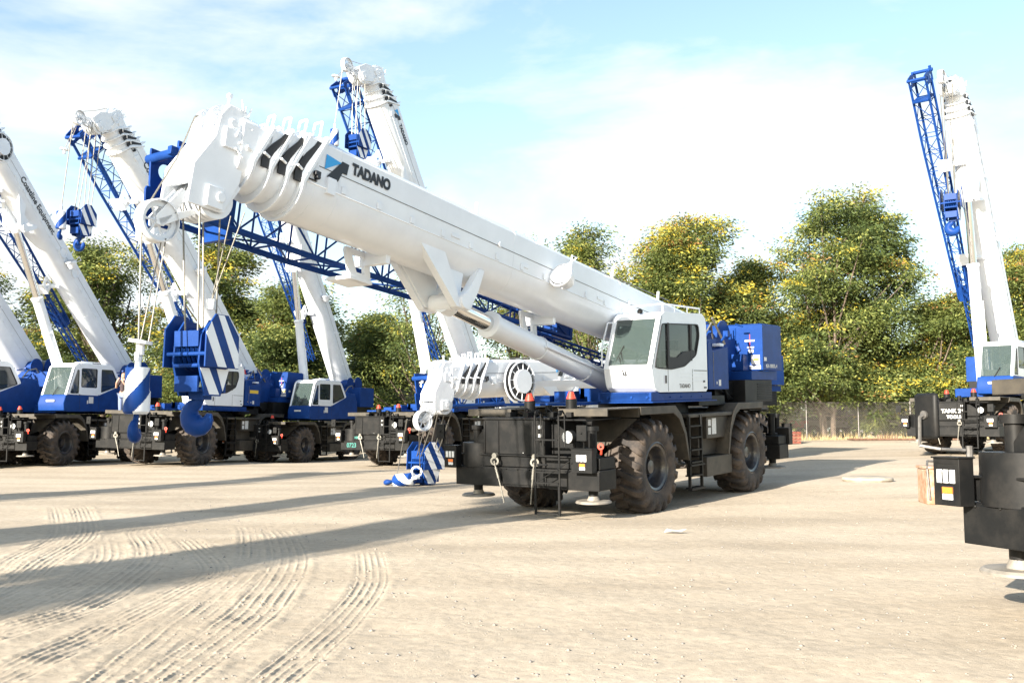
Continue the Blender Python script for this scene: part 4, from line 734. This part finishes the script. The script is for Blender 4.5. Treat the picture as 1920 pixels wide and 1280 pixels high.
# chalk marks on the black bumpers
def chalk(cr, s, x, y, z, sz, m, name='chalk_mark'):
    text(s, sz, m, Matrix.Translation((x, y, z)) @ Matrix(((0, 0, 1, 0), (1, 0, 0, 0), (0, 1, 0, 0), (0, 0, 0, 1))), cr[0], name, bold=.006)
chalk(F_, '0723', 4.738, -1.1, .83, .24, GREEN_CH); chalk(F_, 'TANK 2', 4.67, -.95, 1.13, .13, GREEN_CH); chalk(H_, 'TANK 2', 4.75, .0, 1.6, .2, LABEL); chalk(H_, 'TOOLS', 4.75, .1, 1.38, .16, LABEL)
def sidetext(cr, s, x, y, z, sz, m, WSM=None, sxx=1.0):
    o = text(s, sz, m, Matrix.Translation((x, y, z)) @ Matrix(((-1, 0, 0, 0), (0, 0, 1, 0), (0, 1, 0, 0), (0, 0, 0, 1))), cr[0], 'lettering', bold=.002, sx=sxx)
sidetext(MAIN, 'GR-1000XL-4', -3.95, 1.564, 3.0, .13, LABEL); sidetext(MAIN, 'TADANO', 1.0, 1.553, 2.52, .12, GREY)
for cr, s in ((D, 'RENTAL'),):
    o = MB().box(-1.25, -.65, 1.491, 1.497, 2.98, 3.12).box(-.55, -.5, 1.49, 1.495, 2.6, 2.62).build('label_plate', YELLOW, cr[0])
# ------------------------------------------------------------------ trees
def leafmat(name, c, v=.35):
    m = bpy.data.materials.new(name); m.use_nodes = True; t = m.node_tree; b = t.nodes['Principled BSDF']; b.inputs['Roughness'].default_value = .55; b.inputs['Specular IOR Level'].default_value = .3
    tr = N(t, 'ShaderNodeBsdfTranslucent'); mxs = N(t, 'ShaderNodeMixShader'); mxs.inputs[0].default_value = .38; tx = N(t, 'ShaderNodeTexCoord'); n = N(t, 'ShaderNodeTexNoise'); n.inputs['Scale'].default_value = .9; n.inputs['Detail'].default_value = 5
    r = N(t, 'ShaderNodeValToRGB'); r.color_ramp.elements[0].position = .35; r.color_ramp.elements[1].position = .65; r.color_ramp.elements[0].color = (*[x * (1 - v) for x in c], 1); r.color_ramp.elements[1].color = (*[x * (1 + v) for x in c], 1)
    t.links.new(tx.outputs['Object'], n.inputs[0]); t.links.new(n.outputs[0], r.inputs[0]); t.links.new(r.outputs[0], b.inputs['Base Color']); t.links.new(r.outputs[0], tr.inputs[0])
    t.links.new(b.outputs[0], mxs.inputs[1]); t.links.new(tr.outputs[0], mxs.inputs[2]); t.links.new(mxs.outputs[0], t.nodes['Material Output'].inputs[0]); return m
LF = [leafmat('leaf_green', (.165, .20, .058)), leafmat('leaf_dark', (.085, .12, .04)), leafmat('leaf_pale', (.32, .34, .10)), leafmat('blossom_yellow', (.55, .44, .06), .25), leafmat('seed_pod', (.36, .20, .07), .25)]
BARK = mat('bark', (.17, .13, .10), .9, var=.5, scale=7, bump=.5, bscale=20)
def crown_mesh(rng, h, w, base, yel, dens, lean=0, leaf=.25):
    """clusters of pinnate leaves spread through several overlapping lobes"""
    lobes = []; nl = 20
    for i in range(nl):
        t = (i + rng.random()) / nl; z = lerp(base + .06 * h, h * .90, t ** .9); rad_ = w * .5 * (1 - .60 * max(0, (z / h - .45) / .55) ** 1.6); a = rng.random() * 6.28; rr = rad_ * (.25 + .55 * rng.random()); lobes.append((rr * math.cos(a) + lean * z, rr * math.sin(a), z, w * (.16 + .10 * rng.random())))
    lobes.append((lean * h, 0, h * .93, w * .13)); C_ = []
    for (x, y, z, r) in lobes:
        for k in range(int(26 * dens * (r / (w * .2)) ** 1.5)):
            d = rng.normal(size=3); d /= np.linalg.norm(d); q = rng.random() ** .42; C_.append((x + d[0] * r * q, y + d[1] * r * q, z + d[2] * r * q * .8, q, d[2], r))
    C_ = np.array(C_); nz = np.array([noise.noise(Vector((c[0] * .62, c[1] * .62, c[2] * .62))) for c in C_]); C_ = C_[nz > -.25]; C_ = C_[C_[:, 2] > base * .6]
    V = []; MI = []
    for c in C_:
        n = int(84 * dens ** .3); cr = .34 + .30 * rng.random(); P = rng.normal(size=(n, 3)) * [cr, cr, cr * .55] * .8 + c[:3]
        dr = P - c[:3]; dr[:, 2] = -abs(dr[:, 2]) * .2 - .14; dr += rng.normal(size=(n, 3)) * .22; dr[:, :2] += (c[:2] - np.array([lean * c[2], 0])) * .06; dr /= np.linalg.norm(dr, axis=1)[:, None] + 1e-9
        nn = rng.normal(size=(n, 3)) * .75 + [0, 0, .8]; sdv = np.cross(dr, nn); sdv /= np.linalg.norm(sdv, axis=1)[:, None] + 1e-9; L_ = leaf * (.6 + .7 * rng.random((n, 1))); Wd = L_ * .19
        V.append(np.stack([P, P + dr * L_ * .5 + sdv * Wd, P + dr * L_, P + dr * L_ * .5 - sdv * Wd], 1))
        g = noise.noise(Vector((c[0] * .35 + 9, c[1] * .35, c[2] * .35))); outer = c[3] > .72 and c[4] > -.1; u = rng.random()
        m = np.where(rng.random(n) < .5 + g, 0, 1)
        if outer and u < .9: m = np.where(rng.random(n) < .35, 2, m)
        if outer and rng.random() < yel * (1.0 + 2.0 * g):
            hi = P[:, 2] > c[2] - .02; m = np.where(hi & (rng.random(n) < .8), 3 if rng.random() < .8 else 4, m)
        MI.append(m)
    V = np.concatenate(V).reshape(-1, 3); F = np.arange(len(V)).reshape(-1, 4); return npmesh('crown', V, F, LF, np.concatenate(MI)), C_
def tree(x, y, h, w, seed, label, base=.25, yel=.3, dens=1.0, stems=2, lean=0, name='golden_rain_tree', cat='tree', leaf=.215):
    rng = np.random.default_rng(seed); t = empty(name, (x, y, G(x, y) - .05)); tag(t, label, cat, 'trees along the back fence')
    me, CC = crown_mesh(rng, h, w, base * h, yel, dens, lean, leaf); link('crown', me, t); b = MB(); r = random.Random(seed)
    tips = CC[rng.choice(len(CC), min(len(CC), 46), replace=False)]
    for s in range(stems):
        a = r.uniform(0, 6.28); p = Vector((.35 * math.cos(a) * (stems > 1), .3 * math.sin(a) * (stems > 1), 0)); rr = .17 * h / 10 / (stems ** .35); pts = [(p, rr)]; q = p
        for k in range(7):
            q = q + Vector((math.cos(a) * .18 * (stems > 1) + r.uniform(-.18, .18) + lean * h / 9, math.sin(a) * .16 * (stems > 1) + r.uniform(-.18, .18), h * .105)); rr *= .84; pts.append((q, rr))
        for (p0, r0), (p1, r1) in zip(pts[:-1], pts[1:]): b.tube(p0, p1, r0, 8, r1)
        for c in tips[s::stems]:
            c = Vector(c[:3]); i = min(6, max(1, int(c.z / h * 7) - 1)); p0, r0 = pts[i]; m = (p0 + c) / 2 + Vector((r.uniform(-.3, .3), r.uniform(-.3, .3), -.25)); b.tube(p0, m, r0 * .55, 6, .05); b.tube(m, c, .05, 5, .016)
    b.build('trunk', BARK, t)
TREES = [(19.0, 57.5, 14.6, 13.2, 11, 'tallest, broadest tree on the right, green crown dotted with yellow', .06, .30, 2.7, 3, .0),
         (9.9, 55, 13.0, 7.8, 22, 'tree with the most yellow blossom, right behind the cab of the central crane', .1, .85, 2.1, 2, .02),
         (4.6, 57, 13.5, 7.2, 33, 'open crowned green tree above the middle of the central boom', .1, .2, 1.1, 1, .0),
         (.6, 58, 13.0, 6.4, 44, 'sparse tree whose top shows just above the central boom', .2, .1, .6, 1, 0),
         (15.0, 59, 11.4, 6.0, 55, 'yellowish tree filling the gap between the blossom tree and the tallest one', .06, .45, 1.7, 2, 0),
         (26.2, 57, 8.6, 5.6, 66, 'low tree between the tallest tree and the vertical boom', .05, .25, 1.8, 2, 0),
         (31.0, 58, 12.0, 6.6, 77, 'tree with yellow clusters behind the far right boom', .15, .45, 1.4, 2, 0),
         (-4.6, 57, 11.2, 9.0, 88, 'thin see-through tree under the central boom with bare branches', .1, .08, .62, 2, 0),
         (-12.4, 55, 9.6, 6.6, 99, 'dark green bushy tree behind the rounded cab', .08, .05, 1.9, 2, 0),
         (-17.8, 57, 13.4, 6.6, 110, 'tree with yellow lit top between the big hook block and the boom lattice', .12, .45, 1.8, 2, 0),
         (-25.0, 57, 12.6, 9.2, 121, 'wide yellow green tree behind the small hanging hook block', .12, .35, 1.8, 2, 0),
         (-32.0, 56, 11.0, 8.0, 132, 'tree at the left edge behind the leftmost boom', .1, .2, 1.4, 2, 0),
         (-8.6, 60, 8.4, 6.0, 143, 'low green tree behind the lattice of the rounded cab crane', .1, .1, 1.2, 1, 0),
         (22.8, 59, 6.6, 6.2, 154, 'low bush right of the tallest tree behind the fence', .05, .3, 1.2, 2, 0)]
for a in TREES: tree(*a)
# far mass of trees beyond the yard
def far_trees():
    rng = np.random.default_rng(5); V = []; MI = []
    for i in range(150):
        x = -75 + i * 1.05; y = 76 + rng.random() * 8; hgt = 4.6 + 3.0 * rng.random(); g0 = .7
        n = 420; P = np.stack([x + rng.normal(size=n) * 1.6, y + rng.normal(size=n) * 1.6, g0 + hgt * rng.random(n) ** .7], 1); dr = rng.normal(size=(n, 3)); dr /= np.linalg.norm(dr, axis=1)[:, None]; s = np.cross(dr, rng.normal(size=(n, 3))); s /= np.linalg.norm(s, axis=1)[:, None]
        V.append(np.stack([P, P + dr * .3 + s * .14, P + dr * .6, P + dr * .3 - s * .14], 1)); MI.append(rng.integers(0, 3, n))
    V = np.concatenate(V).reshape(-1, 3); o = link('far_woodland', npmesh('far_woodland', V, np.arange(len(V)).reshape(-1, 4), LF, np.concatenate(MI))); tag(o, 'mass of dark trees and scrub far behind the yard', 'woodland', kind='stuff')
far_trees()
# ------------------------------------------------------------------ fence and background
def fence():
    t = empty('chain_link_fence', (20, 55.6, G(20, 55.6))); tag(t, 'rusty chain link fence under the trees on the right', 'fence'); b = MB()
    m = bpy.data.materials.new('chain_link'); m.use_nodes = True; nt = m.node_tree; p = nt.nodes['Principled BSDF']; p.inputs['Base Color'].default_value = (.30, .28, .25, 1); p.inputs['Metallic'].default_value = .5; p.inputs['Roughness'].default_value = .5
    tx = N(nt, 'ShaderNodeTexCoord'); outs = []
    for s in (1, -1):
        mpp = N(nt, 'ShaderNodeMapping'); mpp.inputs['Rotation'].default_value = (0, rad(45 * s), 0); sp = N(nt, 'ShaderNodeSeparateXYZ'); f = N(nt, 'ShaderNodeMath', operation='PINGPONG'); f.inputs[1].default_value = .045; g = N(nt, 'ShaderNodeMath', operation='LESS_THAN'); g.inputs[1].default_value = .0042
        nt.links.new(tx.outputs['Object'], mpp.inputs[0]); nt.links.new(mpp.outputs[0], sp.inputs[0]); nt.links.new(sp.outputs[0], f.inputs[0]); nt.links.new(f.outputs[0], g.inputs[0]); outs.append(g.outputs[0])
    mxm = N(nt, 'ShaderNodeMath', operation='MAXIMUM'); nt.links.new(outs[0], mxm.inputs[0]); nt.links.new(outs[1], mxm.inputs[1]); nt.links.new(mxm.outputs[0], p.inputs['Alpha'])
    for i in range(-5, 7):
        x = i * 3.0; po = MB(); po.tube((x, 0, -.1), (x, 0, 2.15), .04, 8); po.disc((x, 0, 2.17), (0, 0, 1), .05, .04, 8); po.build('post', GREY, t)
    r = MB(); r.tube((-15, 0, 2.1), (18, 0, 2.1), .022, 6); r.build('top_rail', GREY, t); w = MB(); w.add([(-15, .02, .03), (18, .02, .03), (18, .02, 2.1), (-15, .02, 2.1)], [(0, 1, 2, 3)]); w.build('wire_mesh', m, t)
fence()
RUST = mat('rusty_steel', (.20, .11, .07), .8, var=.5, scale=6, bump=.2); TAN = mat('tan_box', (.45, .33, .25), .6, col2=(.30, .17, .10), scale=5); CONC = mat('concrete', (.42, .37, .30), .9, var=.3, scale=6); WALLM = mat('pale_siding', (.42, .42, .41), .7, var=.25, scale=2); ROOFM = mat('roof_sheet', (.22, .21, .20), .6, var=.3, scale=4)
def shed():
    t = empty('shed', (-8.2, 66, G(-8, 66))); tag(t, 'low grey shed seen through branches behind the far row', 'shed')
    MB().box(-4.5, 4.5, -2.5, 2.5, 0, 4.0).build('wall', WALLM, t); MB().box(-4.9, 4.9, -2.9, 2.9, 4.0, 4.25).prism([(-2.9, 4.25), (2.9, 4.25), (2.9, 4.5)], 'x', -4.9, 4.9).build('roof', ROOFM, t); MB().box(-1.2, 1.2, -2.53, -2.505, 0, 3.0).build('door', ROOFM, t)
shed()
def trailer(x, y, label, m1, m2, L_=5):
    t = empty('flatbed_trailer', (x, y, G(x, y)), .05); tag(t, label, 'trailer', 'trailers behind the fence'); b = MB(); b.box(-L_ / 2, L_ / 2, -1.1, 1.1, .95, 1.15); b.box(-L_ / 2, L_ / 2, -.4, .4, .7, .95); b.build('deck', m1, t)
    for sx in (-.32, .18): 
        w_ = MB()
        for yy in (-1.0, .8): w_.lathe([(0, .2), (0, .42), (.22, .42), (.22, .2)], (sx * L_, yy, .43), (0, 1, 0), 20, True)
        w_.build('wheel', RUBBER, t)
    for i in range(3): MB().box(-L_ / 2 + .3 + i * L_ / 3.2, -L_ / 2 + .3 + (i + .8) * L_ / 3.2, -.9, .9, 1.16, 1.16 + (.6, 1.1, .35)[i]).build('load', m2, t, .03)
trailer(15.6, 60, 'red framed flatbed trailer behind the multi stemmed tree', mat('faded_red', (.32, .07, .05), .6, var=.3), WALLM); trailer(20.5, 61.5, 'dark flatbed trailer with stacked steel behind the fence', ROOFM, DARK); trailer(9, 62, 'trailer with pale load seen behind the wheel of the central crane', RUST, WALLM); trailer(27.5, 61, 'trailer with pale load right of the fence posts', ROOFM, WALLM)
def stack(x, y, n, m, label, wd=1.2):
    for i in range(n):
        t = empty('timber_pallet', (x, y, G(x, y) + .02 + i * .16), .2 + i * .04); tag(t, label % ('bottom', 'second', 'third', 'fourth', 'topmost')[i if i < n - 1 else 4], 'pallet', 'red pallets beside the central crane'); b = MB()
        for k in range(5): b.box(-wd / 2 + k * wd / 4.6, -wd / 2 + k * wd / 4.6 + .13, -.6, .6, .11, .135)
        b.build('deck', m, t); b = MB()
        for yy in (-.55, 0, .47): b.box(-wd / 2, wd / 2, yy, yy + .09, 0, .109)
        b.build('bearer', m, t)
stack(14.3, 50.5, 4, mat('red_timber', (.30, .10, .07), .8, var=.4), '%s red brown pallet of the low stack behind the rear of the central crane')
def mats():
    for i, (x0, l, lb) in enumerate(((20.2, 3.6, 'dark steel plate lying on the sand in front of the fence'), (24.0, 2.2, 'smaller dark plate lying right of the long plate by the fence'))):
        t = MB(); y = 52.5; z = G(x0, y); t.box(-l / 2, l / 2, -.5, .5, 0, .09)
        for k in range(9 if i == 0 else 2): t.tube((-.4 + .13 * k, -.3, .08), (-.4 + .13 * k, -.3, .30), .025, 6)
        o = t.build('steel_plate', RUST, None, .01); o.location = (x0, y, z + .01); tag(o, lb, 'plate')
mats()
o = MB().lathe([(0, 0), (.0, .60), (.05, .64), (.10, .63), (.12, .58), (.12, 0)], (0, 0, 0), (0, 0, 1), 40).build('timber_pad', CONC); o.location = (9.25, 25.2, G(9.25, 25.2)); tag(o, 'round flat tan pad lying alone on the gravel', 'pad')
def box_():
    x, y = 8.55, 19.6; t = empty('transport_box', (x, y, G(x, y)), rad(-8)); tag(t, 'rust stained tan box with a strap over it, left of the near light box', 'box'); MB().box(-.24, .55, -.35, .35, .0, .70).build('case', TAN, t, .03); MB().box(-.26, .57, -.37, .37, .70, .76).build('lid', TAN, t, .015)
    MB().path([(-.2, -.37, .1), (-.24, -.38, .72), (-.18, -.2, .86), (.1, -.1, .84), (.4, -.38, .74), (.5, -.38, .3)], .022).build('strap', GREY, t)
box_()
o = MB().add([(-.16, 0, 0), (-.05, -.07, .03), (.1, -.04, .01), (.2, .03, .05), (.05, .09, .02), (-.1, .07, .05)], [(0, 1, 5), (1, 4, 5), (1, 2, 4), (2, 3, 4)]).build('litter', LABEL); o.location = (2.5, 15.0, G(2.5, 15) + .03); tag(o, 'crumpled white scrap of paper on the sand', 'litter')
def pebbles():
    rng = np.random.default_rng(8); n = 2600; y = 5.0 + 19 * rng.random(n) ** 1.5; x = (rng.random(n) * 1.35 - .62) * y * .78 + .12 * y; s = .006 + .013 * rng.random(n) ** 3; z = gz(x, y) + .0
    z += .05 * vnoise(x * .5, y * .5) * np.exp(-(np.hypot(x, y) / 32) ** 2) + .02 * vnoise(x * 1.7, y * 1.7, 2) * np.exp(-(np.hypot(x, y) / 32) ** 2)
    O = np.array([(1, 0, 0), (0, 1, 0), (-1, 0, 0), (0, -1, 0), (0, 0, .7), (0, 0, -.7)], float); F = np.array([(0, 1, 4), (1, 2, 4), (2, 3, 4), (3, 0, 4), (1, 0, 5), (2, 1, 5), (3, 2, 5), (0, 3, 5)])
    V = (O[None] * s[:, None, None] * (1 + .6 * rng.random((n, 6, 3))) + np.stack([x, y, z], 1)[:, None]).reshape(-1, 3); FF = (F[None] + 6 * np.arange(n)[:, None, None]).reshape(-1, 3)
    o = link('loose_gravel', npmesh('loose_gravel', V, FF, [mat('stone', (.20, .19, .18), .9), mat('stone_pale', (.27, .24, .205), .9)], np.repeat(rng.integers(0, 2, n), 8))); tag(o, 'small loose stones scattered over the sand', 'gravel', kind='stuff')
    rng = np.random.default_rng(3); V = []
    for i in range(2600):      # dry grass along the fence
        x = 12 + 20 * rng.random(); y = 53.8 + 2.2 * rng.random(); h = .12 + .42 * rng.random() ** 2; a = rng.random() * 3.14; z = G(x, y); dx, dy = .012 * math.cos(a), .012 * math.sin(a); lx, ly = (rng.random(2) - .5) * .3
        V += [(x - dx, y - dy, z), (x + dx, y + dy, z), (x + lx, y + ly, z + h)]
    o = link('dry_grass', npmesh('dry_grass', np.array(V), np.arange(len(V)).reshape(-1, 3), [mat('straw', (.42, .33, .17), .9)])); tag(o, 'dry straw coloured weeds along the foot of the fence', 'grass', kind='stuff')
pebbles()
# ------------------------------------------------------------------ person on the deck of a far crane
def person():
    SKIN = mat('skin', (.45, .27, .19), .6); SH = mat('dark_shirt', (.05, .035, .04), .9); JN = mat('blue_jeans', (.16, .20, .32), .9); HR = mat('brown_hair', (.10, .055, .03), .9)
    def skin(name, pts, edges, m, parent):
        me = bpy.data.meshes.new(name); me.from_pydata([p[:3] for p in pts], edges, []); me.materials.append(m); o = link(name, me, parent); md = o.modifiers.new('skin', 'SKIN'); 
        for v, p in zip(me.skin_vertices[0].data, pts): v.radius = (p[3], p[4] if len(p) > 4 else p[3])
        me.skin_vertices[0].data[0].use_root = True; s = o.modifiers.new('sub', 'SUBSURF'); s.levels = 2; s.render_levels = 2; md.use_smooth_shade = True; return o
    t = empty('person', (-15.45, 38.2, 2.02), rad(-100)); tag(t, 'person in dark shirt and blue jeans standing on a crane deck, hand raised to face', 'person')
    P = [(0, 0, .95, .15, .11), (0, 0, 1.12, .14, .10), (0, 0, 1.32, .17, .11), (0, 0, 1.46, .10, .08), (.01, 0, 1.54, .055), (.03, 0, 1.60, .08, .08), (.035, 0, 1.68, .095, .082), (.02, 0, 1.76, .07, .07),
         (0, .19, 1.42, .055), (.12, .25, 1.18, .045), (.28, .12, 1.42, .036), (.22, .05, 1.60, .035), (0, -.19, 1.42, .055), (.10, -.26, 1.16, .045), (.27, -.14, 1.38, .036), (.20, -.06, 1.58, .035),
         (0, .1, .88, .10), (.03, .11, .50, .072), (-.02, .12, .09, .05), (.14, .12, .03, .045), (0, -.1, .88, .10), (.0, -.11, .50, .072), (-.04, -.12, .09, .05), (.12, -.12, .03, .045)]
    Ed = [(0, 1), (1, 2), (2, 3), (3, 4), (4, 5), (5, 6), (6, 7), (3, 8), (8, 9), (9, 10), (10, 11), (3, 12), (12, 13), (13, 14), (14, 15), (0, 16), (16, 17), (17, 18), (18, 19), (0, 20), (20, 21), (21, 22), (22, 23)]
    skin('body', P, Ed, SKIN, t); g = lambda i, a: P[i][:3] + tuple(x + a for x in P[i][3:])
    ids = [0, 1, 2, 3, 8, 9, 12, 13]; skin('shirt', [g(i, .018) for i in ids], [(0, 1), (1, 2), (2, 3), (3, 4), (4, 5), (3, 6), (6, 7)], SH, t)
    ids = [0, 16, 17, 18, 20, 21, 22]; skin('jeans', [g(i, .02) for i in ids], [(0, 1), (1, 2), (2, 3), (0, 4), (4, 5), (5, 6)], JN, t)
    skin('hair', [(-.03, 0, 1.64, .07), (-.01, 0, 1.72, .10, .09), (.03, 0, 1.78, .075)], [(0, 1), (1, 2)], HR, t)
    b = MB(); b.disc((.115, .03, 1.70), (1, 0, 0), .012, .01, 8); b.disc((.115, -.03, 1.70), (1, 0, 0), .012, .01, 8); b.build('eye', INK, t)
person()
